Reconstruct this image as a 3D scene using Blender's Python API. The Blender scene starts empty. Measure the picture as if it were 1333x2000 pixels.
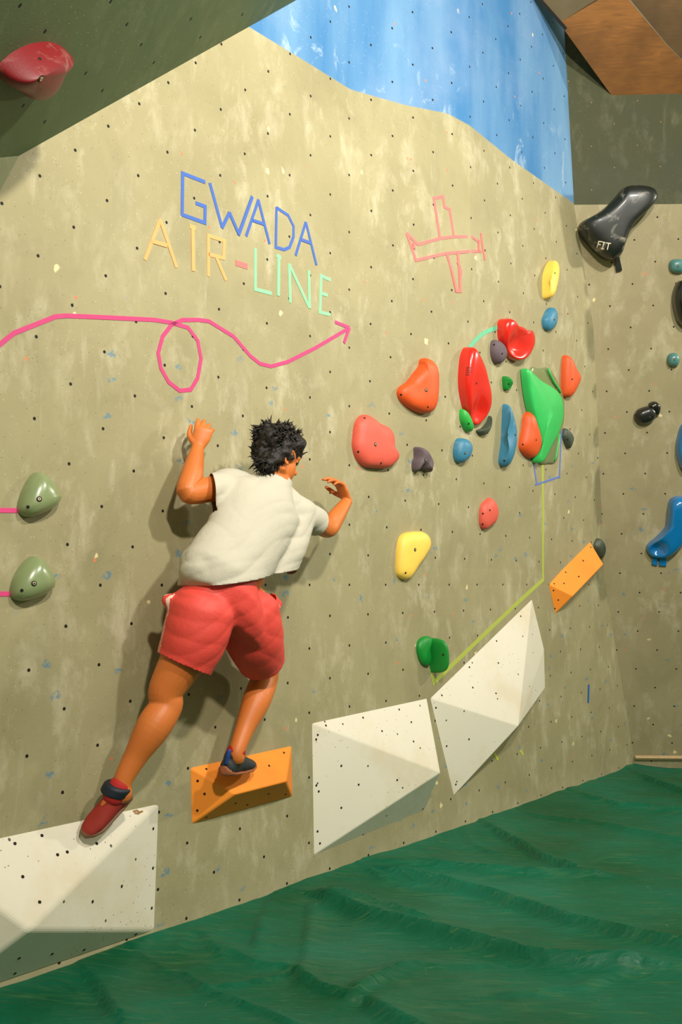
import bpy, bmesh, math, random
import numpy as np
from math import sin, cos, pi, radians, exp, sqrt
from mathutils import Vector, Matrix, noise
from mathutils.bvhtree import BVHTree
random.seed(7)
SC = bpy.context.scene
COL = SC.collection
# ------------------------------------------------------------------ camera, world, lamps, exposure
F = 1944.0; CX = 666.5; CY = 1000.0; PITCH = math.atan(140 / F)
CAM = Vector((0, 0, 1.41))
cd = bpy.data.cameras.new('camera'); cam = bpy.data.objects.new('camera', cd); COL.objects.link(cam)
cam.location = CAM; cam.rotation_euler = (pi / 2 + PITCH, 0, 0)
cd.sensor_fit = 'VERTICAL'; cd.sensor_height = 36.0; cd.sensor_width = 24.0; cd.lens = 36.0 * F / 2000.0
cd.clip_start = 0.05; cd.clip_end = 100
SC.camera = cam
w = bpy.data.worlds.new('gym_air'); SC.world = w; w.use_nodes = True
w.node_tree.nodes['Background'].inputs[0].default_value = (0.94, 1.0, 0.66, 1)
w.node_tree.nodes['Background'].inputs[1].default_value = 0.33
SC.view_settings.view_transform = 'Standard'; SC.view_settings.look = 'None'
SC.view_settings.exposure = 0.0; SC.view_settings.gamma = 1.0; SC.view_settings.use_curve_mapping = False
# wall directions
UD = Vector((1579.5 / F, 1.0026, 0)).normalized(); ND = Vector((UD.y, -UD.x, 0)); ZD = Vector((0, 0, 1))
O0 = Vector((0, 4.9572, 0))
def mframe(o, x, y, z):
    m = Matrix.Identity(4)
    for i in range(3):
        m[i][0] = x[i]; m[i][1] = y[i]; m[i][2] = z[i]; m[i][3] = o[i]
    return m
MAIN = mframe(O0, UD, ZD, ND); MAINI = MAIN.inverted()
def lamp(name, loc, aim, size, power, color):
    l = bpy.data.lights.new(name, 'AREA'); l.shape = 'RECTANGLE'; l.size = size[0]; l.size_y = size[1]; l.energy = power; l.color = color; l.spread = radians(125)
    o = bpy.data.objects.new(name, l); COL.objects.link(o)
    o.location = MAIN @ Vector(loc)
    d = (MAIN @ Vector(aim)) - o.location
    o.rotation_euler = d.to_track_quat('-Z', 'Y').to_euler(); return o
lamp('ceiling_lamp', (-3.3, 4.35, 4.1), (0.2, 3.7, 0), (0.24, 0.20), 150, (1.0, 0.92, 0.80))
lamp('ceiling_lamp_right', (-0.9, 4.9, 4.3), (0.6, 3.6, 0), (0.24, 0.20), 128, (1.0, 0.97, 0.92))
lamp('ceiling_lamp_far', (5.0, 4.6, 4.4), (1.6, 2.6, 0), (0.30, 0.24), 84, (1.0, 0.92, 0.78))
# ------------------------------------------------------------------ pixel geometry: a photo pixel gives the real point on a real surface
def ray(px, py):
    a = (px - CX) / F; b = -(py - CY) / F
    return Vector((a, cos(PITCH) - b * sin(PITCH), sin(PITCH) + b * cos(PITCH)))
def cast(px, py, point, normal, h=0.0):
    r = ray(px, py); t = (normal.dot(point - CAM) + h) / normal.dot(r)
    return CAM + r * t
def base_hit(px, py, n=0.0): return cast(px, py, O0, ND, n)
U1 = (MAINI @ base_hit(685, 600)).x; U2 = (MAINI @ base_hit(872, 600)).x
def bulge(u, v):                       # upper right of the big wall swells towards the room
    k = min(max((u - U1) / (U2 - U1), 0), 1)
    return 0.17 * k * min(max((v - 1.45) / 1.75, 0), 1)
def main_uv(px, py, h=0.0):
    A = 0
    for _ in range(25):
        p = MAINI @ base_hit(px, py, A + h); A = bulge(p.x, p.y)
    return p.x, p.y
def main_pt(u, v, h=0.0): return MAIN @ Vector((u, v, bulge(u, v) + h))
def main_world(px, py, h=0.0):
    u, v = main_uv(px, py, h); return main_pt(u, v, h)
class Fr:                              # a flat patch of some wall
    def __init__(s, o, x, n):
        s.n = n.normalized(); x = (x - s.n * x.dot(s.n)).normalized()
        s.o = o; s.M = mframe(o, x, s.n.cross(x), s.n); s.I = s.M.inverted()
    def hit(s, px, py, h=0.0): return s.I @ cast(px, py, s.o, s.n, h)
def fr_main(px, py):
    u, v = main_uv(px, py); e = 0.02
    p = main_pt(u, v); x = main_pt(u + e, v) - main_pt(u - e, v); y = main_pt(u, v + e) - main_pt(u, v - e)
    return Fr(p, x, x.cross(y))
# right wall: leans out over the mats, meets the big wall in a slanting corner
SB = main_world(1240, 1487); ST = main_world(1122, 400); RX = Vector((1, -0.05, 0)).normalized()
RN = RX.cross(ST - SB).normalized()
RV = RN.cross(RX)
def fr_right(px, py): return Fr(cast(px, py, SB, RN), RX, RN)
UT = main_world(1103, 57); UPN = RX.cross(UT - ST).normalized()
P1 = MAIN @ Vector((*main_uv(36, 305), 0)); P2 = base_hit(580, 0)
e12 = (P2 - P1).normalized()
wperp = ND.cross(e12).normalized()
if wperp.z < 0: wperp = -wperp
th = radians(60)
OW = wperp * cos(th) + ND * sin(th)
OVN = e12.cross(OW).normalized()
if OVN.z > 0: OVN = -OVN
def fr_over(px, py): return Fr(cast(px, py, P1, OVN), e12, OVN)
# ------------------------------------------------------------------ node helpers and materials
def lin(c):
    return tuple(((x / 255) / 12.92 if x / 255 <= 0.04045 else ((x / 255 + 0.055) / 1.055) ** 2.4) for x in c) + (1,)
class NT:
    def __init__(s, name):
        s.m = bpy.data.materials.new(name); s.m.use_nodes = True; s.t = s.m.node_tree; s.b = s.t.nodes['Principled BSDF']
    def new(s, typ, **k):
        n = s.t.nodes.new(typ)
        for a, v in k.items(): setattr(n, a, v)
        return n
    def set(s, sock, v):
        if isinstance(v, bpy.types.NodeSocket): s.t.links.new(v, sock)
        else: sock.default_value = v
    def math(s, op, a, b=0.0, c=0.0):
        n = s.new('ShaderNodeMath', operation=op); s.set(n.inputs[0], a); s.set(n.inputs[1], b)
        if len(n.inputs) > 2: s.set(n.inputs[2], c)
        return n.outputs[0]
    def obj(s): return s.new('ShaderNodeTexCoord').outputs['Object']
    def mapping(s, vec, scale=(1, 1, 1), rot=(0, 0, 0), loc=(0, 0, 0)):
        n = s.new('ShaderNodeMapping'); s.set(n.inputs[0], vec); n.inputs[1].default_value = loc; n.inputs[2].default_value = rot; n.inputs[3].default_value = scale
        return n.outputs[0]
    def noise(s, vec, scale, detail=6, rough=0.55, dist=0.0):
        n = s.new('ShaderNodeTexNoise'); s.set(n.inputs['Vector'], vec); n.inputs['Scale'].default_value = scale
        n.inputs['Detail'].default_value = detail; n.inputs['Roughness'].default_value = rough; n.inputs['Distortion'].default_value = dist
        return n.outputs[0]
    def voro(s, vec, scale, dim='2D', rnd=1.0):
        n = s.new('ShaderNodeTexVoronoi', voronoi_dimensions=dim); s.set(n.inputs['Vector'], vec); n.inputs['Scale'].default_value = scale
        n.inputs['Randomness'].default_value = rnd
        return n.outputs['Distance'], n.outputs['Color']
    def rng(s, v, a, b, c=0.0, d=1.0):
        n = s.new('ShaderNodeMapRange'); s.set(n.inputs[0], v); n.inputs[1].default_value = a; n.inputs[2].default_value = b
        n.inputs[3].default_value = c; n.inputs[4].default_value = d; return n.outputs[0]
    def mix(s, f, a, b):
        n = s.new('ShaderNodeMix', data_type='RGBA'); s.set(n.inputs[0], f); s.set(n.inputs[6], a); s.set(n.inputs[7], b); return n.outputs[2]
    def bump(s, h, strength=0.2, dist=0.01):
        n = s.new('ShaderNodeBump'); s.set(n.inputs['Height'], h); n.inputs['Strength'].default_value = strength; n.inputs['Distance'].default_value = dist
        s.t.links.new(n.outputs[0], s.b.inputs['Normal'])
    def col(s, v): s.set(s.b.inputs['Base Color'], v)
    def rough(s, v): s.set(s.b.inputs['Roughness'], v)
def plain(name, rgb, rough=0.6, var=0.12, chalk=0.0, bump=0.15, coat=0.0, scale=14, metal=0.0):
    n = NT(name); o = n.obj(); c = lin(rgb)
    dk = tuple(x * (1 - var) for x in c[:3]) + (1,); lt = tuple(min(1, x * (1 + var)) for x in c[:3]) + (1,)
    base = n.mix(n.noise(o, scale), dk, lt)
    if chalk:
        base = n.mix(n.rng(n.noise(o, 9, 8, 0.65, 0.6), 0.56, 0.78, 0, chalk), base, lin((232, 224, 200)))
    n.col(base); n.rough(rough); n.b.inputs['Metallic'].default_value = metal
    n.b.inputs['Coat Weight'].default_value = coat; n.b.inputs['Coat Roughness'].default_value = 0.12
    if bump: n.bump(n.noise(o, 160, 4), bump, 0.003)
    return n.m
def dots(n, x, y, au, av, su, sv, r):
    def near(v, a, s_):
        q = n.math('DIVIDE', n.math('SUBTRACT', v, a), s_)
        q = n.math('SUBTRACT', q, n.math('ROUND', q)); return n.math('MULTIPLY', q, s_)
    d = n.math('SQRT', n.math('ADD', n.math('POWER', n.math('ABSOLUTE', near(x, au, su)), 2.0), n.math('POWER', n.math('ABSOLUTE', near(y, av, sv)), 2.0)))
    return n.rng(d, r * 0.85, r * 1.15, 1, 0)
def wall_mat(name, c1, c2, lattice, blue=False, chalk=0.55, specks=1.0, blots=True, hole=(18, 15, 8)):
    n = NT(name); o = n.obj(); sp = n.new('ShaderNodeSeparateXYZ'); n.set(sp.inputs[0], o); x, y = sp.outputs[0], sp.outputs[1]
    big = n.noise(o, 1.3, 8, 0.62, 0.4)
    base = n.mix(n.rng(big, 0.3, 0.7), lin(c1), lin(c2))
    # greasy brown smudges and chalky scuffs
    base = n.mix(n.rng(n.noise(n.mapping(o, (1, 1, 1), loc=(3, 7, 0)), 2.4, 7, 0.6, 0.8), 0.52, 0.75, 0, 0.35), base, lin(tuple(int(v * 0.86) for v in c1)))
    sm = n.rng(n.noise(n.mapping(o, (1.0, 0.5, 1), rot=(0, 0, 0.12)), 7.5, 10, 0.70, 0.25), 0.50, 0.68, 0, chalk)
    sm = n.math('MULTIPLY', sm, n.rng(n.noise(o, 1.7, 3), 0.36, 0.56))
    base = n.mix(sm, base, lin((196, 188, 160)))
    st = n.rng(n.noise(n.mapping(o, (1, 0.13, 1), rot=(0, 0, 0.25)), 15, 5, 0.55, 0.2), 0.64, 0.76, 0, chalk * 0.5)
    base = n.mix(st, base, lin((196, 190, 166)))
    grey = n.rng(n.noise(n.mapping(o, (1, 0.25, 1)), 6, 6, 0.6), 0.55, 0.8, 0, 0.3)
    base = n.mix(grey, base, lin(tuple(int(v * 0.8) for v in c2)))
    if blue:
        nx = n.noise(o, 9, 4)
        g = n.new('ShaderNodeFloatCurve'); cu = g.mapping.curves[0]
        pts = []
        for px, py in [(300, -60), (490, 55), (600, 122), (685, 175), (790, 205), (875, 222), (1000, 312), (1122, 398)]:
            u, v = main_uv(px, py); pts.append(((u + 3) / 8, v / 8))
        while len(cu.points) < len(pts): cu.points.new(0.5, 0.5)
        for p, q in zip(cu.points, pts): p.location = q; p.handle_type = 'VECTOR'
        g.mapping.use_clip = False; g.mapping.update()
        n.set(g.inputs[1], n.math('DIVIDE', n.math('ADD', x, 3.0), 8.0))
        dd = n.math('SUBTRACT', y, n.math('MULTIPLY', g.outputs[0], 8.0))
        bm = n.rng(dd, -0.002, 0.004)
        bc = n.mix(n.rng(n.noise(n.mapping(o, (1.3, 0.25, 1)), 2.2, 5, 0.5), 0.35, 0.65), lin((56, 112, 160)), lin((104, 144, 178)))
        bc = n.mix(n.rng(n.noise(n.mapping(o, (1, 1, 1), loc=(9, 2, 0)), 1.6, 5), 0.5, 0.72, 0, 0.5), bc, lin((124, 148, 180)))
        edge = n.math('MULTIPLY', n.rng(dd, 0.0, 0.55, 1, 0), n.rng(n.noise(n.mapping(o, (1, 0.6, 1)), 7, 9, 0.7, 1.0), 0.56, 0.68))
        bc = n.mix(n.math('MULTIPLY', edge, 0.45), bc, lin((214, 224, 226)))
        base = n.mix(bm, base, bc)
    if blots:
        wob = n.new('ShaderNodeVectorMath', operation='ADD'); nz = n.new('ShaderNodeTexNoise'); n.set(nz.inputs['Vector'], o); nz.inputs['Scale'].default_value = 22
        sc = n.new('ShaderNodeVectorMath', operation='SCALE'); n.set(sc.inputs[0], nz.outputs['Color']); sc.inputs['Scale'].default_value = 0.06
        n.set(wob.inputs[0], o); n.set(wob.inputs[1], sc.outputs[0])
        d, c = n.voro(n.mapping(wob.outputs[0], (1, 1.8, 1)), 3.1)
        cs = n.new('ShaderNodeSeparateColor'); n.set(cs.inputs[0], c)
        m = n.math('MULTIPLY', n.rng(d, 0.045, 0.085, 0.62, 0), n.math('MULTIPLY', n.rng(cs.outputs[0], 0.42, 0.5), n.rng(y, 2.35, 2.6, 1, 0)))
        m = n.math('MULTIPLY', m, n.rng(n.noise(o, 60, 3), 0.40, 0.55))
        base = n.mix(m, base, lin((44, 118, 150)))
        d, c = n.voro(n.mapping(o, (1, 1, 1), loc=(5, 1, 0)), 4.0)
        cs = n.new('ShaderNodeSeparateColor'); n.set(cs.inputs[0], c)
        base = n.mix(n.math('MULTIPLY', n.rng(d, 0.022, 0.03, 1, 0), n.rng(cs.outputs[1], 0.8, 0.82)), base, lin((214, 120, 84)))
        # wear to pale wood around some inserts, dusty foot of the wall
        d, c = n.voro(wob.outputs[0], 2.3)
        cs = n.new('ShaderNodeSeparateColor'); n.set(cs.inputs[0], c)
        base = n.mix(n.math('MULTIPLY', n.rng(d, 0.02, 0.032, 0.8, 0), n.rng(cs.outputs[2], 0.72, 0.74)), base, lin((232, 214, 160)))
        base = n.mix(n.math('MULTIPLY', n.rng(y, 0.02, 0.16, 0.6, 0), n.rng(n.noise(o, 5, 6), 0.35, 0.6)), base, lin((170, 162, 130)))
    gate = n.rng(n.noise(o, 2.2, 3), 0.42, 0.55)
    d, c = n.voro(o, 13)
    base = n.mix(n.math('MULTIPLY', n.rng(d, 0.016, 0.026, 0.8 * specks, 0), n.rng(n.noise(n.mapping(o, (1, 1, 1), loc=(2, 2, 0)), 1.6, 3), 0.42, 0.5)), base, lin((52, 40, 24)))
    d, c = n.voro(n.mapping(o, (1, 1, 1), loc=(11, 4, 0)), 17)
    base = n.mix(n.math('MULTIPLY', n.rng(d, 0.016, 0.034, 0.6 * specks, 0), gate), base, lin((238, 226, 186)))
    d, c = n.voro(n.mapping(o, (1, 1, 1), loc=(1, 14, 0)), 30)
    base = n.mix(n.math('MULTIPLY', n.rng(d, 0.03, 0.05, 0.7 * specks, 0), n.rng(n.noise(n.mapping(o, (1, 1, 1), loc=(6, 2, 0)), 3.0, 3), 0.58, 0.64)), base, lin((60, 48, 30)))
    hm = None
    if lattice:
        au, av, su, sv, r = lattice
        hm = n.math('MAXIMUM', dots(n, x, y, au, av, su, sv, r), dots(n, x, y, au + su / 2, av + sv / 2, su, sv, r))
        base = n.mix(hm, base, lin(hole))
    n.col(base); n.rough(n.rng(big, 0.3, 0.7, 0.62, 0.78)); n.b.inputs['Specular IOR Level'].default_value = 0.3
    h = n.noise(o, 90, 5, 0.6)
    if hm is not None: h = n.math('SUBTRACT', h, n.math('MULTIPLY', hm, 3.0))
    n.bump(h, 0.22, 0.003)
    return n.m
LAT = (-1.617, 1.253, 0.3062, 0.3020, 0.0066)
_f = Fr(SB, RX, RN); _a = _f.I @ cast(1187, 654, SB, RN); _b = _f.I @ cast(1271, 654, SB, RN); _c = _f.I @ cast(1184, 737, SB, RN)
LATR = (_a.x, _a.y, _b.x - _a.x, _a.y - _c.y, 0.0062)
M_WALL = wall_mat('painted_plywood', (141, 133, 98), (159, 151, 115), LAT, blue=True)
M_RIGHT = wall_mat('painted_plywood_right', (146, 136, 102), (162, 151, 116), LATR, specks=0.8)
M_OVER = wall_mat('shaded_overhang_plywood', (76, 94, 62), (94, 106, 70), (0.1, 0.12, 0.33, 0.31, 0.008), chalk=0.12, blots=False)  # overhang: shade of its downward face is put into this darker colour
M_FACET = wall_mat('shaded_facet_plywood', (120, 124, 90), (136, 138, 102), (0.05, 0.1, 0.31, 0.31, 0.007), chalk=0.2, blots=False)  # wall plywood darkened; shade of the turned-away facet sits in the colour
M_DARKP = wall_mat('darker_panel_plywood', (58, 62, 38), (74, 74, 46), (0.12, 0.10, 0.31, 0.30, 0.004), chalk=0.12, specks=0.35, blots=False, hole=(150, 120, 70))  # upper right panels: plywood mix in a much darker tone
def volume_mat(name, rgb, dirt, dot=1.0, smud=0.5):
    n = NT(name); o = n.obj(); base = n.mix(n.noise(o, 3, 7), lin(rgb), lin(tuple(min(255, v + 8) for v in rgb)))
    base = n.mix(n.rng(n.noise(n.mapping(o, (1, 1, 1), loc=(4, 1, 2)), 2.6, 6, 0.6), 0.52, 0.76, 0, smud), base, lin(dirt))
    base = n.mix(n.rng(n.noise(n.mapping(o, (1, 0.4, 1)), 18, 8, 0.7), 0.62, 0.8, 0, 0.35), base, lin(tuple(int(v * 0.86) for v in rgb)))
    if dot:
        d, c = n.voro(o, 19)
        base = n.mix(n.math('MULTIPLY', n.rng(d, 0.035, 0.05, 0.85 * dot, 0), n.rng(n.noise(o, 3.6, 3), 0.52, 0.58)), base, lin((74, 58, 36)))
        d, c = n.voro(n.mapping(o, (1, 1, 1), loc=(3, 9, 0)), 6.0)
        cs = n.new('ShaderNodeSeparateColor'); n.set(cs.inputs[0], c)
        base = n.mix(n.math('MULTIPLY', n.rng(d, 0.028, 0.036, 0.9 * dot, 0), n.rng(cs.outputs[0], 0.4, 0.42)), base, lin((40, 30, 18)))
    n.col(base); n.rough(0.72); n.bump(n.noise(o, 220, 3), 0.25, 0.002); return n.m
M_WHITE = volume_mat('white_grip_paint', (214, 207, 188), (196, 172, 124))
M_ORANGE = volume_mat('orange_grip_paint', (240, 138, 34), (226, 112, 26), dot=0)
M_HOLE = plain('screw_hole_shadow', (26, 18, 10), 0.9, bump=0)
M_STEEL = plain('bolt_steel', (186, 176, 150), 0.35, metal=0.8, bump=0)
COLS = {}
def hm(key, rgb, **k):
    if key not in COLS: COLS[key] = plain(key + '_resin', rgb, **k)
    return COLS[key]
# ------------------------------------------------------------------ object helpers
def tag(o, label=None, cat=None, group=None, kind=None):
    if label: o['label'] = label
    if cat: o['category'] = cat
    if group: o['group'] = group
    if kind: o['kind'] = kind
    return o
def mk(name, verts, faces, mats, M=None, parent=None, smooth=False, fmat=None, local=True, recalc=True):
    me = bpy.data.meshes.new(name)
    if M is not None and not local:
        I = M.inverted(); verts = [I @ Vector(v) for v in verts]
    me.from_pydata([tuple(v) for v in verts], [], faces)
    for m in (mats if isinstance(mats, (list, tuple)) else [mats]): me.materials.append(m)
    if fmat:
        for p, i in zip(me.polygons, fmat): p.material_index = i
    b = bmesh.new(); b.from_mesh(me); bmesh.ops.recalc_face_normals(b, faces=b.faces) if recalc else None; b.to_mesh(me); b.free()
    if smooth:
        for p in me.polygons: p.use_smooth = True
    o = bpy.data.objects.new(name, me); COL.objects.link(o)
    if parent is not None:
        o.parent = parent
    elif M is not None: o.matrix_world = M
    return o
def empty(name, M):
    o = bpy.data.objects.new(name, None); COL.objects.link(o); o.matrix_world = M; o.empty_display_size = 0.1; return o
def bevel(o, w, seg=2, ang=0.4):
    m = o.modifiers.new('b', 'BEVEL'); m.width = w; m.segments = seg; m.limit_method = 'ANGLE'; m.angle_limit = ang; return o
def solid(o, t, off=-1):
    m = o.modifiers.new('s', 'SOLIDIFY'); m.thickness = t; m.offset = off; return o
def catmull(pts, n):
    out = []; k = len(pts)
    per = max(2, n // k)
    for i in range(k):
        p0, p1, p2, p3 = (Vector(pts[(i + j - 1) % k]) for j in range(4))
        for s in range(per):
            t = s / per
            out.append(0.5 * ((2 * p1) + (p2 - p0) * t + (2 * p0 - 5 * p1 + 4 * p2 - p3) * t * t + (3 * p1 - p0 - 3 * p2 + p3) * t ** 3))
    return out
def zc(x0, y0, s): return lambda *pts: [(x0 + a / s, y0 + b / s) for a, b in pts]
# ------------------------------------------------------------------ the setting
def seam_u(v):                                # where the big wall meets the right-hand walls
    pl = (SB, RN) if v < (MAINI @ ST).y else (ST, UPN)
    lo, hi = U2, 4.0
    f = lambda u: (main_pt(u, v) - pl[0]).dot(pl[1])
    a = f(lo)
    for _ in range(40):
        m = (lo + hi) / 2
        if f(m) * a > 0: lo = m
        else: hi = m
    return lo
vs = [-0.1 + i * 0.1 for i in range(56)]
verts = []; faces = []
us_l = [-4.6 + i * (U1 + 4.6) / 8 for i in range(8)] + [U1 + (U2 - U1) * i / 12 for i in range(13)]
ncol = len(us_l) + 6
for v in vs:
    su = seam_u(v)
    row = us_l + [U2 + (su - U2) * (i + 1) / 6 for i in range(6)]
    for u in row: verts.append(Vector((u, v, bulge(u, v))))
for r in range(len(vs) - 1):
    for c in range(ncol - 1):
        a = r * ncol + c; faces.append((a, a + 1, a + ncol + 1, a + ncol))
o = mk('wall_left', verts, faces, M_WALL, MAIN, recalc=False); solid(o, 0.02); tag(o, kind='structure')
def quadwall(name, world, mat, n, x, thick=0.02, fs=None, mats=None, fmat=None):
    c = world[0]; fr = Fr(c, x, n)
    vv = [fr.I @ p for p in world]
    o = mk(name, vv, fs or [tuple(range(len(vv)))], mats or mat, fr.M, recalc=False, fmat=fmat)
    # face the room
    for p in o.data.polygons: pass
    b = bmesh.new(); b.from_mesh(o.data)
    for f in b.faces:
        if f.normal.z < 0: f.normal_flip()
    b.to_mesh(o.data); b.free()
    solid(o, thick); tag(o, kind='structure'); return o
sb2 = SB + (SB - ST).normalized() * 0.1
quadwall('wall_right', [sb2 - RX * 0.6, sb2 + RX * 3, ST + RX * 3, ST - RX * 0.012, ST.lerp(SB, 0.2) - RX * 0.35], M_RIGHT, RN, RX)
# dark upper panels above the right wall, folded along a diagonal
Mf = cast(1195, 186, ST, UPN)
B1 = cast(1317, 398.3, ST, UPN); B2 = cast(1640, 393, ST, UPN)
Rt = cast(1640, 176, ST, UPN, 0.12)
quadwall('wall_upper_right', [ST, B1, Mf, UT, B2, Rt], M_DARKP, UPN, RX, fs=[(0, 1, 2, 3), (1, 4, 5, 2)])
# sloping roof boards, ply and grey
rn = RX.cross(Vector((0, -cos(radians(48)), sin(radians(48))))).normalized()
if rn.z > 0: rn = -rn
cr = lambda x, y: cast(x, y, Mf, rn)
pix = [(1043, -12), (1097, 44), (1104, 58), (1195, 186), (1640, 178), (1098, 38), (1230, -12), (1303, 87), (1333, 126), (1640, 330), (1220, -12), (1640, -60), (1180, -60), (1000, -60)]
wv = [cr(*p) for p in pix]
M_W1 = plain('grey_roof_board', (98, 84, 56), 0.7, 0.3, scale=6)
M_W2 = None
def ply(name, a, b):
    n = NT(name); o = n.obj()
    g = n.noise(n.mapping(o, (1.2, 8, 1), rot=(0, 0, 0.5)), 3.0, 8, 0.6, 2.2)
    c = n.mix(n.rng(g, 0.35, 0.68), lin(a), lin(b))
    c = n.mix(n.rng(n.noise(o, 1.3, 4), 0.45, 0.62, 0, 0.75), c, lin(tuple(int(v * 0.62) for v in a)))
    n.col(c); n.rough(0.5); n.bump(g, 0.1, 0.003); return n.m
M_W2 = ply('brown_plywood', (150, 98, 44), (122, 80, 38)); M_W3 = ply('pale_brown_plywood', (112, 86, 52), (104, 76, 44))
c0 = quadwall('ceiling', [cr(1040, -20), cr(1098, 42), cr(1260, -60), cr(1020, -60)], M_W1, rn, RX, thick=0.03)
c1 = quadwall('ceiling', [cr(1098, 42), cr(1104, 60), cr(1195, 186), cr(1396, 183), cr(1303, 87), cr(1210, -24)], M_W2, rn, RX, thick=0.05)
c2 = quadwall('ceiling', [cr(1211, -26), cr(1304, 87), cr(1397, 183), cr(1700, 178), cr(1700, -120), cr(1320, -120)], M_W3, rn, RX, thick=0.04)
M_BLACK = plain('roof_gap_black', (14, 14, 12), 0.7)
# black bar added along the roof edge, coloured as the dark of the gap
def bar(name, a, b, r, mat, **k):
    d = (b - a); L = d.length; z = d.normalized(); x = z.orthogonal().normalized(); y = z.cross(x)
    vv = []; 
    for t in (0, L):
        for i in range(4):
            an = pi / 4 + i * pi / 2; vv.append(Vector((cos(an) * r, sin(an) * r, t)))
    fs = [(0, 1, 2, 3), (7, 6, 5, 4)] + [(i, i + 4, (i + 1) % 4 + 4, (i + 1) % 4) for i in range(4)]
    return mk(name, vv, fs, mat, mframe(a, x, y, z), **k)
tag(bar('trim_1', cr(1030, -30), cr(1106, 56), 0.014, M_BLACK), kind='structure')
# overhang at the upper left
co = lambda x, y: cast(x, y, P1, OVN)
cpl = co(760, -101.7)
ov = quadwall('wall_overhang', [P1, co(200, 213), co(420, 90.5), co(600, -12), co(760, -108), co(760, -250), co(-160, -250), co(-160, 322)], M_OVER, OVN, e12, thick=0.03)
Q = co(-160, 322); R = base_hit(-160, 670) + ND * 0.003
fn = (Q - P1).cross(R - P1).normalized()
if fn.dot(CAM - P1) < 0: fn = -fn
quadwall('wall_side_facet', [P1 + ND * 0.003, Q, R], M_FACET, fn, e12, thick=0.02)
# sill boards showing where the tarp stops short of the wall
M_SILL = plain('sill_wood', (176, 150, 110), 0.8, 0.25, scale=30)
tag(bar('trim_2', SB + Vector((0.0, -0.02, 0.03)), SB + RX * 2.5 + Vector((0, -0.02, 0.035)), 0.018, M_SILL), kind='structure')
tag(bar('trim_3', main_pt(main_uv(575, 1722)[0], 0.004, 0.012), main_pt(main_uv(690, 1690)[0], 0.010, 0.012), 0.012, M_SILL), kind='structure')
# concrete slab under everything
M_FLOOR = plain('concrete', (92, 92, 84), 0.9, 0.2, scale=3)
o = mk('floor', [(-6, -4, -0.16), (7, -4, -0.16), (7, 9, -0.16), (-6, 9, -0.16)], [(0, 1, 2, 3)], M_FLOOR); solid(o, 0.05); tag(o, kind='structure')
# ------------------------------------------------------------------ green tarpaulin over the mats
def vnoise(X, Y, seed):
    rs = np.random.RandomState(seed); G = rs.rand(256, 256)
    xi = np.floor(X).astype(int); yi = np.floor(Y).astype(int); fx = X - xi; fy = Y - yi
    fx = fx * fx * (3 - 2 * fx); fy = fy * fy * (3 - 2 * fy)
    g = lambda a, b: G[a % 256, b % 256]
    return (g(xi, yi) * (1 - fx) + g(xi + 1, yi) * fx) * (1 - fy) + (g(xi, yi + 1) * (1 - fx) + g(xi + 1, yi + 1) * fx) * fy
def fbm(X, Y, seed, o=4):
    s = 0; a = 1; t = 0
    for i in range(o): s = s + a * vnoise(X * 2 ** i + 31 * i, Y * 2 ** i + 17 * i, seed + i); t += a; a *= 0.5
    return s / t
def fl(px, py):
    r = ray(px, py); t = -CAM.z / r.z; p = CAM + r * t; return (p.x, p.y)
z6 = zc(733, 1400, 2.222); z7 = zc(0, 1600, 1.666)
folds = [
 (z6((385, 462), (470, 470), (620, 560), (740, 630), (840, 665)), 0.032, 0.045), (z6((-40, 650), (200, 655), (500, 685), (950, 700)), 0.028, 0.06),
 (z6((60, 690), (300, 740), (500, 790), (700, 850), (850, 905), (1100, 965), (1400, 1035)), 0.034, 0.055), (z6((-200, 820), (0, 880), (300, 950), (500, 1000), (750, 1065), (1100, 1090)), 0.04, 0.07),
 (z6((830, 330), (950, 360), (1060, 385), (1333, 405)), 0.02, 0.05), (z6((1080, 235), (1200, 285), (1333, 330)), 0.03, 0.05), (z6((1000, 470), (1100, 490), (1333, 540)), 0.016, 0.05),
 (z6((-100, 1240), (0, 1180), (200, 1090), (440, 1078)), 0.010, 0.05), (z6((0, 1270), (100, 1330), (300, 1420)), 0.03, 0.06), (z6((600, 1210), (900, 1180), (1100, 1100), (1333, 1120)), 0.012, 0.05),
 (z7((925, 222), (880, 280), (850, 335), (830, 415)), 0.014, 0.03), (z7((1010, 290), (1000, 390), (985, 480), (970, 520)), 0.01, 0.03), (z7((960, 510), (1050, 560), (1150, 590), (1300, 500), (1333, 490)), 0.018, 0.03),
 (z7((365, 410), (430, 440), (530, 495), (590, 500), (660, 555), (780, 600), (940, 665)), 0.012, 0.015), (z7((740, 440), (820, 470), (900, 485)), 0.01, 0.03), (z7((600, 420), (620, 380), (660, 390), (700, 440)), 0.014, 0.03),
 (z7((250, 480), (330, 560), (380, 640)), 0.02, 0.05), (z7((660, 555), (760, 545), (930, 515)), 0.010, 0.02), (z7((1130, 150), (1180, 170), (1240, 200)), 0.02, 0.03), (z7((1060, 270), (1200, 300), (1333, 335)), 0.022, 0.05),
 (z6((560, 400), (700, 435), (900, 450)), 0.012, 0.04), (z6((300, 470), (200, 510), (150, 560)), 0.012, 0.03), (z6((380, 500), (420, 560), (520, 600)), 0.01, 0.03)]
xs = np.arange(-2.6, 4.4, 0.018); ys = np.arange(1.6, 8.6, 0.018)
X, Y = np.meshgrid(xs, ys); Z = np.zeros_like(X)
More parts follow.
